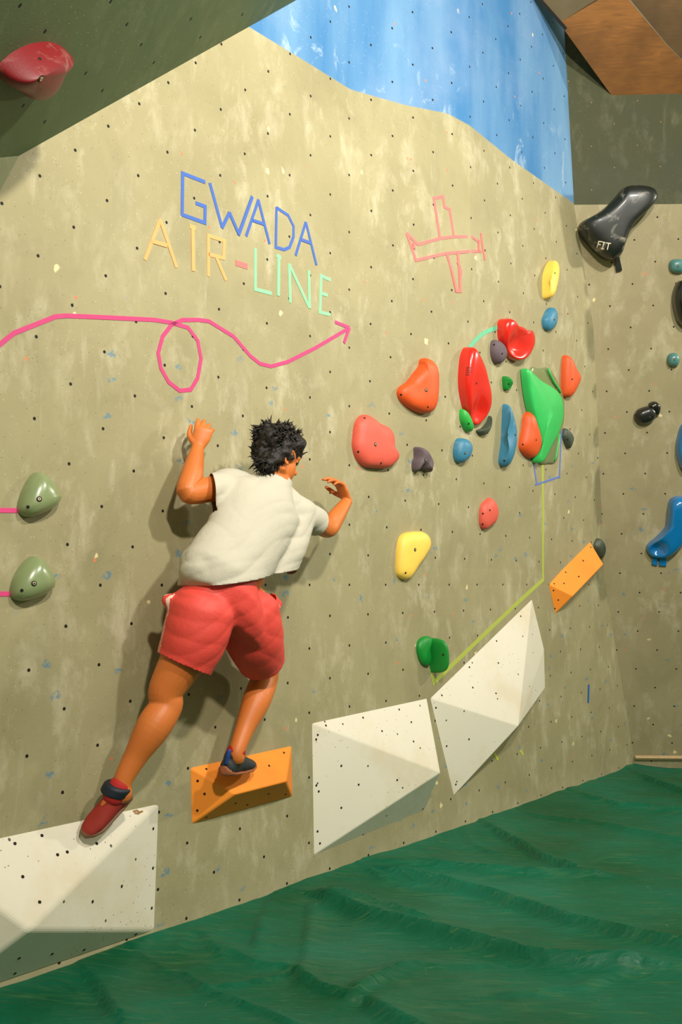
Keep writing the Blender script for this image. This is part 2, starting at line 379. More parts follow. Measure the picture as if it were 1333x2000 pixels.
for line, A, wd in folds:
    P = [fl(*p) for p in line]; best = np.full(X.shape, 9.0); sg = np.zeros_like(X)
    for (x0, y0), (x1, y1) in zip(P[:-1], P[1:]):
        dx, dy = x1 - x0, y1 - y0; L2 = dx * dx + dy * dy
        t = np.clip(((X - x0) * dx + (Y - y0) * dy) / L2, 0, 1)
        d = np.hypot(X - x0 - t * dx, Y - y0 - t * dy); s = np.sign((X - x0) * dy - (Y - y0) * dx)
        sg = np.where(d < best, s, sg); best = np.minimum(best, d)
    steep = np.where(sg > 0, wd * 0.35, wd * 1.7)
    Z += 1.45 * A * np.exp(-(best / steep) ** 1.15)
ca, sa = cos(0.35), sin(0.35)
Xr = X * ca - Y * sa; Yr = X * sa + Y * ca
wx = fbm(X * 1.3, Y * 1.3, 40, 3) * 1.2
Z += 0.035 * (fbm(Xr * 0.9 + wx, Yr * 2.4 + wx, 3, 3) - 0.5)
Z += 0.004 * (1 - np.abs(2 * fbm(Xr * 2.2 + wx, Yr * 5.5, 9, 3) - 1)) ** 2.5
Z += 0.0025 * (1 - np.abs(2 * fbm(X * 6 + wx * 3, Y * 11, 19, 3) - 1)) ** 3
nn = (X - O0.x) * ND.x + (Y - O0.y) * ND.y
rr = (X - SB.x) * RN.x + (Y - SB.y) * RN.y
Z = Z - 0.03
Z *= np.clip(0.25 + nn / 0.4, 0.25, 1)
Z += 0.02 * np.exp(-np.clip(nn, 0, 9) / 0.06) * (fbm(X * 5, Y * 5, 77, 2))
Z += 0.022 + 0.012 * (fbm(X * 3, Y * 3, 55, 3) - 0.5)
H_, W_ = X.shape; idx = -np.ones((H_, W_), int); keep = (nn > -0.03) & (rr > -0.03)
idx[keep] = np.arange(keep.sum())
tv = list(zip(X[keep].tolist(), Y[keep].tolist(), Z[keep].tolist()))
q = keep[:-1, :-1] & keep[1:, :-1] & keep[:-1, 1:] & keep[1:, 1:]
jj, ii = np.nonzero(q)
tf = [tuple(int(k) for k in (idx[a, b], idx[a, b + 1], idx[a + 1, b + 1], idx[a + 1, b])) for a, b in zip(jj, ii)]
def tarp_height(x, y):
    i = int(round((x - xs[0]) / 0.018)); j = int(round((y - ys[0]) / 0.018))
    return float(Z[min(max(j, 0), H_ - 1), min(max(i, 0), W_ - 1)])
n = NT('green_tarpaulin'); o = n.obj()
c = n.mix(n.rng(n.noise(o, 1.2, 5), 0.35, 0.65), lin((0, 80, 48)), lin((2, 104, 78)))
wz = n.mapping(o, (1.6, 9, 1), rot=(0, 0, 0.05))
c = n.mix(n.math('MULTIPLY', n.rng(n.noise(wz, 3.2, 10, 0.72, 0.5), 0.50, 0.70, 0, 0.75), n.rng(n.noise(o, 2.5, 4), 0.42, 0.6)), c, lin((64, 108, 66)))
c = n.mix(n.rng(n.noise(n.mapping(o, (2, 26, 1), rot=(0, 0, -0.2)), 4, 6, 0.6, 0.6), 0.60, 0.72, 0, 0.5), c, lin((96, 128, 82)))
c = n.mix(n.rng(n.noise(n.mapping(o, (30, 2.5, 1), rot=(0, 0, 0.5)), 3, 5, 0.6, 1.2), 0.69, 0.74, 0, 0.4), c, lin((150, 168, 120)))
n.col(c); n.rough(n.rng(n.noise(wz, 4, 6), 0.3, 0.7, 0.40, 0.60)); n.b.inputs['Specular IOR Level'].default_value = 0.28
def crease(sc, rot, loc, p):
    v = n.noise(n.mapping(o, (1, 3.2, 1), rot=(0, 0, rot), loc=loc), sc, 2, 0.4, 0.5)
    return n.math('POWER', n.math('SUBTRACT', 1.0, n.math('ABSOLUTE', n.math('MULTIPLY', n.math('SUBTRACT', v, 0.5), 5.0))), p)
cr1 = n.math('ADD', n.math('MAXIMUM', crease(1.6, 0.3, (0, 0, 0), 5.0), 0.0), n.math('MAXIMUM', crease(2.6, -0.9, (4, 2, 0), 5.0), 0.0))
cr2 = n.math('MULTIPLY', n.math('ADD', n.math('MAXIMUM', crease(6.0, 0.1, (7, 2, 0), 5.0), 0.0), n.math('MAXIMUM', crease(7.0, 1.3, (1, 8, 0), 5.0), 0.0)), 0.35)
n.bump(n.math('ADD', n.math('ADD', cr1, cr2), n.math('MULTIPLY', n.noise(n.mapping(o, (1, 2, 1)), 22, 7, 0.6, 0.3), 0.5)), 0.28, 0.012)
tarp = mk('tarpaulin', tv, tf, n.m, Matrix.Identity(4), smooth=True); solid(tarp, 0.004, -1)
tag(tarp, 'large wrinkled dark green tarpaulin spread over the floor below the climbing wall', 'tarpaulin')
# ------------------------------------------------------------------ volumes
DISC = None
def screw_hole(parent, p, nrm, r, kind='screw_hole'):
    """small round hole; with kind bolt a steel head sits in it"""
    z = nrm.normalized(); x = z.orthogonal().normalized(); y = z.cross(x)
    vv = []; fs = []; K = 12
    prof = [(1.0, -0.001), (1.0, 0.0009), (0.82, 0.0012), (0.78, 0.0004)]
    for rr_, zz in prof:
        for i in range(K): vv.append(p + x * (cos(i * 2 * pi / K) * rr_ * r) + y * (sin(i * 2 * pi / K) * rr_ * r) + z * zz)
    for k in range(len(prof) - 1):
        for i in range(K): fs.append((k * K + i, k * K + (i + 1) % K, (k + 1) * K + (i + 1) % K, (k + 1) * K + i))
    fs.append(tuple(range((len(prof) - 1) * K, len(prof) * K)))
    o = mk(kind, vv, fs, M_HOLE, parent=parent)
    if kind == 'bolt':
        vv = []; fs = []
        for rr_, zz in [(0.62, 0.0002), (0.62, 0.003), (0.5, 0.0036), (0.27, 0.0036), (0.24, 0.0012)]:
            for i in range(K): vv.append(p + x * (cos(i * 2 * pi / K) * rr_ * r) + y * (sin(i * 2 * pi / K) * rr_ * r) + z * zz)
        for k in range(4):
            for i in range(K): fs.append((k * K + i, k * K + (i + 1) % K, (k + 1) * K + (i + 1) % K, (k + 1) * K + i))
        mk('bolt_head', vv, fs, M_STEEL, parent=o)
    return o
def place_holes(root, o, M, small=(), big=(), rs=0.005, rb=0.009):
    me = o.data; bv = BVHTree.FromPolygons([v.co for v in me.vertices], [tuple(p.vertices) for p in me.polygons])
    I = M.inverted(); c = I @ CAM
    for lst, r, kind in ((small, rs, 'screw_hole'), (big, rb, 'bolt')):
        for px, py in lst:
            d = (I @ (CAM + ray(px, py))) - c
            h, nr, _, _ = bv.ray_cast(c, d)
            if h is None: continue
            if nr.dot(d) > 0: nr = -nr
            screw_hole(root, h, nr, r, kind)
def volume(name, label, cen, vdef, faces, mat, holes=(), rs=0.005, group=None, bw=0.006, cat='climbing volume', frame=None):
    fr = (frame or fr_main)(*cen); vv = []
    for px, py, h in vdef: vv.append(fr.hit(px, py, max(h, -0.003)))
    k = len(vdef)
    root = empty(name, fr.M); tag(root, label, cat, group)
    b = mk('shell', vv, faces, mat, parent=root); bevel(b, bw, 3, 0.15)
    for p in b.data.polygons: p.use_smooth = False
    place_holes(root, b, fr.M, small=holes, rs=rs)
    return root, b, fr
z2 = zc(130, 1100, 2.836); z4 = zc(0, 1500, 3.3325); z5b = zc(580, 1140, 2.563); z8b = zc(760, 900, 2.666)
H0 = -0.012
big_vol = volume('climbing_volume', 'big white pyramid volume at bottom left, under the climber\'s trailing foot', (120, 1750),
       [(-150, 1665, H0), (313, 1566, H0), (304, 1817, H0), (-150, 1972, H0), (57, 1817, 0.19)],
       [(0, 1, 4), (1, 2, 4), (2, 3, 4), (3, 0, 4), (3, 2, 1, 0)], M_WHITE,
       holes=z4((97, 492), (375, 565), (148, 708), (793, 770), (603, 870), (998, 395), (996, 652), (988, 912), (273, 440), (340, 1210), (548, 1183), (97, 1337), (125, 1238), (630, 492), (438, 547), (885, 1082), (258, 873)), rs=0.0062, group='white climbing volumes', bw=0.012)
volume('climbing_volume', 'white faceted volume between the lower orange volume and the tall tilted white one', (720, 1500),
       [(605, 1411, H0), (834, 1362, H0), (829, 1583, H0), (609, 1673, H0), (861, 1509, 0.17)],
       [(0, 1, 4), (1, 2, 4), (2, 3, 4), (3, 0, 4), (3, 2, 1, 0)], M_WHITE,
       holes=z5b((105, 757), (97, 780), (146, 710), (332, 671), (427, 738), (574, 693), (513, 630), (585, 790), (223, 912), (310, 1006), (503, 983), (110, 1040), (98, 1010), (223, 1122), (104, 1240), (116, 1300), (332, 1257), (632, 1127)), rs=0.0058, group='white climbing volumes', bw=0.006)
volume('climbing_volume', 'tall tilted white volume with a peaked top, right of the other white ones', (960, 1370),
       [(838, 1363, H0), (1040, 1167, H0), (1064, 1266, H0), (1066, 1343, H0), (885, 1556, H0), (1013, 1418, 0.17)],
       [(0, 1, 5), (1, 2, 5), (2, 3, 5), (3, 4, 5), (4, 0, 5), (4, 3, 2, 1, 0)], M_WHITE,
       holes=z5b((697, 621), (863, 779), (751, 813), (797, 1005), (727, 559), (865, 418), (1001, 287), (1122, 163), (1010, 397), (882, 520), (998, 549)), rs=0.0058, group='white climbing volumes', bw=0.005)
volume('climbing_volume', 'lower orange volume that the climber\'s planted foot stands on', (470, 1530),
       [(370, 1498, H0), (570, 1455, H0), (572, 1556, H0), (373, 1611, H0), (461, 1551, 0.12), (560, 1526, 0.12)],
       [(0, 1, 5, 4), (1, 2, 5), (2, 3, 4, 5), (3, 0, 4), (3, 2, 1, 0)], M_ORANGE,
       holes=z2((775, 1140), (727, 1206), (765, 1278), (725, 1370), (775, 1408), (1205, 1050), (1123, 1122), (1215, 1280), (1120, 1278), (1002, 1338), (937, 1330), (945, 1165), (1030, 1143)), rs=0.0055, group='orange climbing volumes', bw=0.008)
volume('climbing_volume', 'upper right orange volume tilted beside the tall white volume', (1120, 1125),
       [(1070.5, 1140, H0), (1152, 1056, H0), (1165, 1118, H0), (1078, 1206, H0), (1120, 1164, 0.12), (1179.5, 1102, 0.12)],
       [(0, 1, 5, 4), (1, 2, 5), (2, 3, 4, 5), (3, 0, 4), (3, 2, 1, 0)], M_ORANGE,
       holes=z8b((862, 640), (858, 675), (883, 725), (865, 770), (913, 638), (990, 602), (1013, 520), (1052, 450), (922, 580)), rs=0.0055, group='orange climbing volumes', bw=0.006)
# ------------------------------------------------------------------ moulded holds
def hold(label, out, H, mat, big=(), small=(), peak=None, e=(0.75, 0.8), dents=(), frame=fr_main, group='moulded holds on the walls', name='climbing_hold', hb=0.25, n=72, K=16, warp=0.0, rb=0.010, rs=0.006, roundo=True):
    cx = sum(p[0] for p in out) / len(out); cy = sum(p[1] for p in out) / len(out)
    fr = frame(cx, cy)
    x0_ = min(p[0] for p in out); x1_ = max(p[0] for p in out)
    loc = [fr.hit(p[0], p[1], H * hb * 2 * (p[0] - x0_) / (x1_ - x0_)) for p in out]; loc = [Vector((p.x, p.y, 0)) for p in loc]
    ring = catmull(loc, n) if roundo else loc
    nn_ = len(ring)
    pk = fr.hit(peak[0], peak[1], H) if peak else sum(ring, Vector()) / nn_
    pk = Vector((pk.x, pk.y, 0))
    dl = []
    for dt in dents:
        px, py, rp, dp = dt[:4]; ax_d = dt[4] if len(dt) > 4 else 1.0
        a = fr.hit(px, py, H * 0.7); b_ = fr.hit(px, py + rp, H * 0.7); dl.append((Vector((a.x, a.y, 0)), (b_ - a).length, dp, ax_d))
    vv = []; fs = []
    seq = [(1.0, H0)] + [(cos(t * pi / 2) ** e[0], H * sin(t * pi / 2) ** e[1]) for t in [i / K for i in range(K)]]
    for s, h in seq:
        for r in ring:
            q = pk.lerp(r, s); z = h
            if h > 0.0005:
                for c, rad, dp, ad in dl:
                    dd = Vector(((q.x - c.x) / ad, q.y - c.y)).length / rad; z -= dp * exp(-dd ** 2.4)
                if warp: z += warp * noise.noise(Vector((q.x, q.y, cx)) * 18) * min(1, (1 - s) * 4)
                z = max(z, 0.0008)
            vv.append(Vector((q.x, q.y, z)))
    z = H - sum(dp * exp(-((Vector(((pk.x - c.x) / ad, pk.y - c.y)).length / rad) ** 2.4)) for c, rad, dp, ad in dl); vv.append(Vector((pk.x, pk.y, max(z, 0.001))))
    for k in range(len(seq) - 1):
        for i in range(nn_): fs.append((k * nn_ + i, k * nn_ + (i + 1) % nn_, (k + 1) * nn_ + (i + 1) % nn_, (k + 1) * nn_ + i))
    L = (len(seq) - 1) * nn_
    for i in range(nn_): fs.append((L + i, L + (i + 1) % nn_, len(vv) - 1))
    root = empty(name, fr.M); tag(root, label, 'climbing hold', group)
    b = mk('body', vv, fs, mat, parent=root, smooth=True)
    place_holes(root, b, fr.M, small, big, rs, rb)
    return root, b, fr
GL = hm('grey_green', (128, 142, 98), rough=0.28, coat=0.3, chalk=0.15, bump=0.05)
z3 = zc(0, 860, 4.4433)
hold('upper of the two grey-green teardrop holds at the left edge', z3((315, 278), (380, 290), (470, 360), (530, 450), (547, 492), (500, 565), (380, 630), (240, 667), (170, 640), (143, 585), (180, 460), (240, 350)), 0.075, GL, big=z3((340, 510)), small=z3((243, 578)), peak=z3((420, 500))[0], group='grey-green holds at the left edge', e=(0.9, 0.75))
hold('lower of the two grey-green teardrop holds at the left edge', z3((290, 1006), (350, 1020), (410, 1070), (470, 1150), (495, 1235), (455, 1305), (340, 1362), (180, 1398), (100, 1370), (80, 1310), (110, 1200), (190, 1080)), 0.075, GL, big=z3((295, 1243)), small=z3((190, 1303)), peak=z3((370, 1220))[0], group='grey-green holds at the left edge', e=(0.9, 0.75))
RED = hm('red', (206, 34, 22), rough=0.25, coat=0.5, var=0.05, bump=0.03); REDM = hm('worn_red', (112, 8, 16), rough=0.5, chalk=0.2)
ORR = hm('red_orange', (212, 80, 24), rough=0.55, chalk=0.08); SAL = hm('salmon', (212, 86, 68), rough=0.6, chalk=0.1)
BLU = hm('sky_blue', (52, 118, 148), rough=0.5, chalk=0.2); GRN = hm('green', (40, 164, 62), rough=0.5); DGN = hm('deep_green', (8, 128, 42), rough=0.5)
PUR = hm('purple_grey', (92, 78, 84), rough=0.7); DKG = hm('dark_grey_green', (62, 72, 58), rough=0.55, chalk=0.15); YEL = hm('yellow', (240, 200, 84), rough=0.55, chalk=0.12)
BLK = hm('black', (16, 20, 15), rough=0.22, coat=0.45, bump=0.03); TEA = hm('teal', (72, 122, 118), rough=0.4, coat=0.3, chalk=0.3); DBL = hm('gloss_blue', (12, 112, 176), rough=0.18, coat=0.7, bump=0.02)
BLKS = hm('scuffed_black', (20, 25, 19), rough=0.42, coat=0.1, chalk=0.5, bump=0.03)
BLKC = hm('chalked_black', (22, 24, 19), rough=0.35, coat=0.3, chalk=0.85)
z1 = zc(0, 0, 1.904)
hold('dark red wing-shaped hold on the green-grey overhang at top left', z1((-15, 262), (0, 238), (60, 205), (130, 187), (200, 187), (250, 200), (288, 225), (280, 240), (250, 265), (225, 310), (190, 345), (140, 360), (90, 350), (50, 320), (0, 290)), 0.11, REDM, small=z1((148, 219)), big=z1((152, 292)), peak=z1((150, 290))[0], frame=fr_over, rb=0.013, e=(1.0, 0.75))
z6c = zc(660, 600, 2.666)
hold('large salmon pink hold right of the climber\'s raised hand', z6c((75, 680), (90, 600), (130, 560), (170, 575), (215, 605), (260, 622), (290, 662), (298, 730), (322, 768), (318, 798), (270, 835), (200, 838), (130, 828), (90, 785), (73, 730)), 0.07, SAL, big=z6c((197, 715)), small=z6c((140, 577), (107, 753), (226, 812)), e=(0.55, 0.7))
hold('large red-orange hold with a narrow top, above the salmon pink one', z6c((462, 263), (500, 280), (524, 320), (528, 400), (520, 500), (495, 545), (440, 552), (370, 525), (320, 485), (305, 445), (320, 415), (360, 390), (400, 345), (435, 305), (442, 275)), 0.08, ORR, big=z6c((462, 432)), small=z6c((330, 456), (470, 520)), e=(0.6, 0.7), dents=[(*z6c((400, 410))[0], 26, 0.02)])
hold('purple-grey hold with two pockets, below the red-orange ones', z6c((400, 730), (440, 738), (472, 770), (492, 812), (485, 858), (460, 850), (425, 842), (388, 852), (385, 810), (398, 780)), 0.07, PUR, big=z6c((458, 795)), e=(0.6, 0.6), dents=[(*z6c((420, 752))[0], 7, 0.06), (*z6c((450, 842))[0], 10, 0.05)], warp=0.012)
tall = hold('tall narrow glossy red scoop hold leading up to the mint tape', z6c((675, 208), (700, 225), (750, 300), (780, 380), (800, 450), (803, 520), (780, 580), (740, 615), (700, 600), (660, 540), (635, 450), (630, 370), (640, 280), (655, 230)), 0.085, RED, small=z6c((723, 397)), e=(0.32, 0.4), dents=[(*z6c((742, 555))[0], 26, 0.055, 1.0), (*z6c((720, 450))[0], 34, 0.014, 0.8)], hb=0.38)
hold('glossy red bowl-shaped hold at the right end of the mint tape', z6c((835, 78), (855, 60), (880, 70), (900, 90), (950, 105), (985, 125), (1012, 120), (1030, 160), (1025, 205), (990, 260), (945, 280), (900, 265), (870, 230), (840, 180), (830, 120)), 0.085, RED, e=(0.30, 0.4), dents=[(*z6c((938, 200))[0], 22, 0.065, 1.5)], hb=0.38)
hold('small purple-grey egg-shaped hold left of the red bowl hold', z6c((800, 180), (820, 170), (850, 185), (875, 220), (878, 255), (860, 285), (830, 298), (805, 275), (793, 230)), 0.06, PUR, small=z6c((857, 242), (815, 195)))
hold('tiny knobbly deep green hold below the purple-grey egg hold', z6c((858, 362), (880, 365), (905, 385), (905, 410), (895, 430), (865, 430), (857, 400)), 0.045, DGN, small=z6c((890, 400)), warp=0.03, e=(0.6, 0.6))
hold('small green hold partly behind the foot of the tall red scoop', z6c((640, 530), (660, 545), (690, 590), (705, 630), (695, 650), (665, 640), (640, 600), (633, 560)), 0.05, GRN, small=z6c((683, 607)))
hold('dark grey-green crescent hold below the foot of the tall red scoop', z6c((803, 565), (800, 610), (780, 650), (755, 668), (730, 660), (720, 642), (755, 628), (785, 598)), 0.045, DKG)
hold('small round blue hold below the little green hold', z6c((620, 690), (660, 683), (690, 700), (700, 735), (680, 785), (640, 812), (610, 800), (602, 750)), 0.06, BLU, big=z6c((665, 760)), rb=0.008)
hold('long blue crescent hold between the tall red scoop and a red-orange hold', z6c((870, 510), (890, 520), (920, 590), (932, 650), (925, 730), (900, 800), (870, 833), (845, 825), (837, 790), (855, 700), (862, 600)), 0.085, BLU, small=z6c((925, 665), (868, 800)), peak=z6c((905, 665))[0], e=(0.8, 0.7), dents=[(*z6c((868, 650))[0], 28, 0.035)])
hold('red-orange hold tucked against the left of the big green hold', z6c((985, 548), (1005, 545), (1020, 580), (1050, 650), (1062, 710), (1050, 765), (1010, 788), (970, 770), (945, 740), (943, 700), (960, 630), (970, 570)), 0.07, ORR, small=z6c((1034, 692), (965, 715)))
hold('kite-shaped red-orange hold right of the big green hold', z6c((1180, 250), (1200, 262), (1225, 310), (1260, 352), (1262, 385), (1235, 430), (1205, 468), (1175, 468), (1163, 440), (1163, 350), (1170, 270)), 0.07, ORR, small=z6c((1222, 375)), e=(0.7, 0.7))
hold('small dark grey-green diamond hold right of the big green hold\'s foot', z6c((1178, 630), (1215, 655), (1228, 690), (1205, 738), (1182, 710), (1168, 670)), 0.045, DKG, small=z6c((1198, 690)), roundo=True)
z5 = zc(760, 340, 2.326)
hold('small pale blue hold below the narrow yellow one near the corner', z5((700, 650), (725, 612), (755, 608), (767, 640), (757, 690), (725, 714), (702, 700), (695, 670)), 0.05, BLU, small=z5((752, 662)))
hold('narrow yellow hold with a ridge, in the shadow of the big black hold', z5((735, 398), (760, 392), (775, 420), (767, 480), (742, 550), (715, 570), (698, 550), (698, 470), (712, 430)), 0.085, YEL, small=z5((755, 450)), peak=z5((745, 480))[0], e=(0.85, 0.7), dents=[(*z5((712, 490))[0], 22, 0.03)])
hold('small salmon pink oval hold standing alone below the cluster', z8b((500, 210), (530, 193), (560, 220), (572, 270), (555, 320), (520, 345), (490, 358), (470, 330), (470, 270), (480, 230)), 0.05, SAL, small=z8b((526, 257), (489, 330), (490, 275)), e=(0.7, 0.75))
hold('pale yellow teardrop hold on the open wall right of the climber', z8b((75, 380), (120, 370), (180, 370), (215, 395), (220, 440), (185, 500), (140, 555), (105, 605), (78, 620), (45, 605), (33, 570), (38, 470), (50, 410)), 0.055, YEL, big=z8b((137, 463)), small=z8b((87, 584)), e=(0.55, 0.7))
r_, b_, f_ = hold('deep green cloven hold above the joint of the two white volumes', z8b((235, 923), (255, 935), (280, 970), (303, 1030), (300, 1090), (280, 1106), (250, 1095), (225, 1040), (205, 980), (205, 935)), 0.12, DGN, small=z8b((283, 1010)), e=(0.55, 0.6), hb=0.4)
out = z8b((157, 985), (165, 938), (195, 914), (228, 922), (215, 980), (220, 1050), (205, 1070), (175, 1050))
ring = catmull([Vector((*(f_.hit(p[0], p[1], 0.02).xy), 0)) for p in out], 32)
cen = sum(ring, Vector()) / len(ring); vv = []; fs = []
for k in range(10):
    t = k / 9; s = cos(t * pi / 2 * 0.97) ** 0.6; h = H0 if k == 0 else 0.035 * sin(t * pi / 2) ** 0.7
    for r in ring: q_ = cen.lerp(r, s); vv.append(Vector((q_.x, q_.y, h)))
for k in range(9):
    for i in range(len(ring)): a = len(ring); fs.append((k * a + i, k * a + (i + 1) % a, (k + 1) * a + (i + 1) % a, (k + 1) * a + i))
fs.append(tuple(range(9 * len(ring), 10 * len(ring))))
mk('side_lobe', vv, fs, DGN, parent=r_, smooth=True)
hold('dark grey-green hold peeping out behind the upper right orange volume', z8b((1078, 412), (1100, 405), (1122, 435), (1127, 475), (1112, 508), (1090, 500), (1066, 450)), 0.045, DKG)
# big green two-textured hold on its murky backing
GBACK = plain('murky_green_backing', (112, 122, 78), 0.25, 0.1, bump=0.03, coat=0.4)
out = z6c((1000, 322), (1045, 318), (1098, 320), (1150, 410), (1172, 480), (1172, 590), (1150, 680), (1135, 800), (1090, 815), (1050, 816), (1043, 780), (1020, 600), (1000, 460))
rt, bd, fg = hold('big green leaf-shaped hold with murky side flanges, top of the yellow-green tape', out, 0.02, GBACK, e=(0.25, 0.5), hb=0.0)
bd.name = 'backing'
out = z6c((988, 325), (1010, 335), (1060, 380), (1110, 410), (1150, 442), (1172, 500), (1172, 580), (1150, 655), (1110, 730), (1075, 800), (1052, 812), (1045, 780), (1060, 700), (1038, 620), (1012, 520), (995, 420))
loc = [Vector((*(fg.hit(p[0], p[1], 0.05).xy), 0)) for p in out]; ring = catmull(loc, 64); N_ = len(ring)
cen = sum(ring, Vector()) / N_; vv = []; fs = []
for s, h in [(1.0, 0.005), (1.0, 0.04), (0.985, 0.052), (0.95, 0.060), (0.9, 0.063), (0.6, 0.072), (0.3, 0.08)]:
    for r in ring: q_ = cen.lerp(r, s); vv.append(Vector((q_.x, q_.y, h)))
for k in range(6):
    for i in range(N_): fs.append((k * N_ + i, k * N_ + (i + 1) % N_, (k + 1) * N_ + (i + 1) % N_, (k + 1) * N_ + i))
fs.append(tuple(range(6 * N_, 7 * N_)))
mk('leaf_face', vv, fs, hm('leaf_green', (46, 178, 84), rough=0.45, bump=0.05), parent=rt, smooth=True)
def rim(parent, fr, px, mat, r=0.008, h=0.02, name='rim'):
    P = [fr.hit(a, b, h) for a, b in px]; P = [Vector(p) for p in P]; vv = []; fs = []; K = 8
    for i, p in enumerate(P):
        t = (P[min(i + 1, len(P) - 1)] - P[max(i - 1, 0)]).normalized(); x = t.cross(Vector((0, 0, 1))).normalized(); y = x.cross(t)
        for k in range(K): a = 2 * pi * k / K; vv.append(p + x * cos(a) * r + y * sin(a) * r)
    for i in range(len(P) - 1):
        for k in range(K): fs.append((i * K + k, i * K + (k + 1) % K, (i + 1) * K + (k + 1) % K, (i + 1) * K + k))
    fs += [tuple(range(K)), tuple(range(len(vv) - K, len(vv)))]
    return mk(name, vv, fs, mat, parent=parent, smooth=True)
rim(rt, fg, z6c((1098, 320), (1108, 350), (1125, 385), (1150, 420), (1160, 445)), hm('leaf_green', ()), 0.007, 0.03)
rim(rt, fg, z6c((1158, 660), (1148, 720), (1140, 770), (1132, 800)), hm('leaf_green', ()), 0.006, 0.02)
# ---- holds on the right wall
z7c = zc(1033, 340, 4.4433); z8 = zc(1033, 640, 4.0)
fitr = hold('big glossy black curved hold straddling the dark panel\'s lower edge', z7c((430, 465), (470, 410), (600, 340), (700, 262), (780, 180), (840, 115), (900, 100), (1000, 98), (1090, 118), (1125, 170), (1112, 225), (1040, 310), (940, 400), (880, 480), (840, 560), (810, 650), (790, 700), (740, 738), (680, 745), (600, 700), (510, 610), (450, 540)), 0.20, BLKS, frame=fr_right, e=(0.40, 0.35), hb=0.32, small=z7c((450, 460), (735, 722), (1107, 162), (887, 455), (740, 243)), rs=0.008, K=20)
frf = fitr[2]
# chalk-smeared top of the black hold is a raised cap of worn texture
tabv = [frf.hit(*p, h) for p in z7c((742, 715), (785, 700), (815, 835), (765, 850)) for h in (-0.002, 0.025)]
tb = mk('fixing_tab', tabv, [(0, 2, 4, 6), (1, 7, 5, 3), (0, 1, 3, 2), (2, 3, 5, 4), (4, 5, 7, 6), (6, 7, 1, 0)], BLK, parent=fitr[0]); bevel(tb, 0.004)
def emblem(parent, body, M, strokes, width, mat, name='emblem', lift=0.0015):
    me = body.data; bv = BVHTree.FromPolygons([v.co for v in me.vertices], [tuple(p.vertices) for p in me.polygons]); I = M.inverted(); c = I @ CAM
    vv = []; fs = []
    for st in strokes:
        P = []
        for (a, b), (a2, b2) in zip(st[:-1], st[1:]):
            for t in (0, 0.33, 0.66): P.append((a + (a2 - a) * t, b + (b2 - b) * t))
        P.append(st[-1])
        base = len(vv); m = 0
        for i, (px, py) in enumerate(P):
            q0 = P[max(i - 1, 0)]; q1 = P[min(i + 1, len(P) - 1)]; dx, dy = q1[0] - q0[0], q1[1] - q0[1]; L = max(1e-6, sqrt(dx * dx + dy * dy)); nx, ny = -dy / L * width / 2, dx / L * width / 2
            for s in (-1, 1):
                d = (I @ (CAM + ray(px + nx * s, py + ny * s))) - c
                h, nr, _, _ = bv.ray_cast(c, d)
                if h is None: h = Vector((0, 0, 0)); nr = Vector((0, 0, 1))
                if nr.dot(d) > 0: nr = -nr
                vv.append(h + nr * lift)
        for i in range(len(P) - 1): a = base + i * 2; fs.append((a, a + 1, a + 3, a + 2))
    o = mk(name, vv, fs, mat, parent=parent); solid(o, 0.0015, 0); return o
M_CHIP = plain('chipped_ply', (150, 112, 66), 0.8, 0.4, scale=60)
emblem(big_vol[0], big_vol[1], big_vol[2].M, [z4((866, 284), (890, 276), (905, 288), (930, 282)), z4((876, 292), (900, 298), (918, 286))], 3.2, M_CHIP, name='chipped_patch')
M_WLET = plain('white_lettering', (214, 206, 178), 0.6, bump=0)
emblem(fitr[0], fitr[1], frf.M, [z7c((612, 580), (596, 638)), z7c((606, 584), (642, 587)), z7c((604, 608), (628, 611)), z7c((656, 592), (642, 646)), z7c((644, 591), (668, 594)), z7c((630, 646), (656, 650)), z7c((674, 597), (716, 602)), z7c((697, 602), (684, 656))], 1.9, M_WLET)
M_DLET = plain('dark_lettering', (130, 18, 16), 0.6, bump=0)
emblem(tall[0], tall[1], tall[2].M, [z6c((676, 312), (700, 316)), z6c((676, 312), (672, 328), (694, 332)), z6c((686, 314), (683, 328)), z6c((697, 316), (694, 340)), z6c((668, 338), (692, 342)), z6c((680, 340), (677, 350)), z6c((668, 350), (690, 354))], 1.4, M_DLET)
hold('upper of the two small teal holds at the right edge', z7c((1216, 800), (1222, 765), (1250, 742), (1300, 735), (1345, 745), (1370, 790), (1360, 840), (1310, 862), (1255, 856), (1225, 835)), 0.06, TEA, big=z7c((1300, 800)), frame=fr_right, group='teal holds at the right edge', rb=0.008)
hold('lower of the two small teal holds at the right edge', z8((1078, 250), (1090, 215), (1120, 198), (1160, 200), (1186, 235), (1180, 280), (1150, 303), (1105, 300), (1085, 280)), 0.06, TEA, big=z8((1143, 248)), frame=fr_right, group='teal holds at the right edge', rb=0.008)
hold('plain glossy black hold cut by the right edge, between the two teal ones', z7c((1300, 930), (1262, 985), (1243, 1080), (1256, 1190), (1290, 1280), (1360, 1330), (1440, 1280), (1470, 1130), (1440, 980), (1370, 925)), 0.11, BLK, frame=fr_right, e=(0.5, 0.6))
kr = hold('chalked black double-knob hold on the right wall', z8((822, 680), (845, 645), (900, 622), (960, 615), (1000, 650), (1000, 690), (965, 730), (915, 750), (860, 745), (828, 715)), 0.075, BLKC, frame=fr_right, e=(0.6, 0.65), small=z8((840, 686)))
kf = kr[2]; out = z8((940, 600), (965, 580), (1000, 578), (1030, 610), (1028, 655), (1010, 688), (975, 665), (950, 630))
ring = catmull([Vector((*(kf.hit(p[0], p[1], 0.02).xy), 0)) for p in out], 32); cen = sum(ring, Vector()) / len(ring); vv = []; fs = []
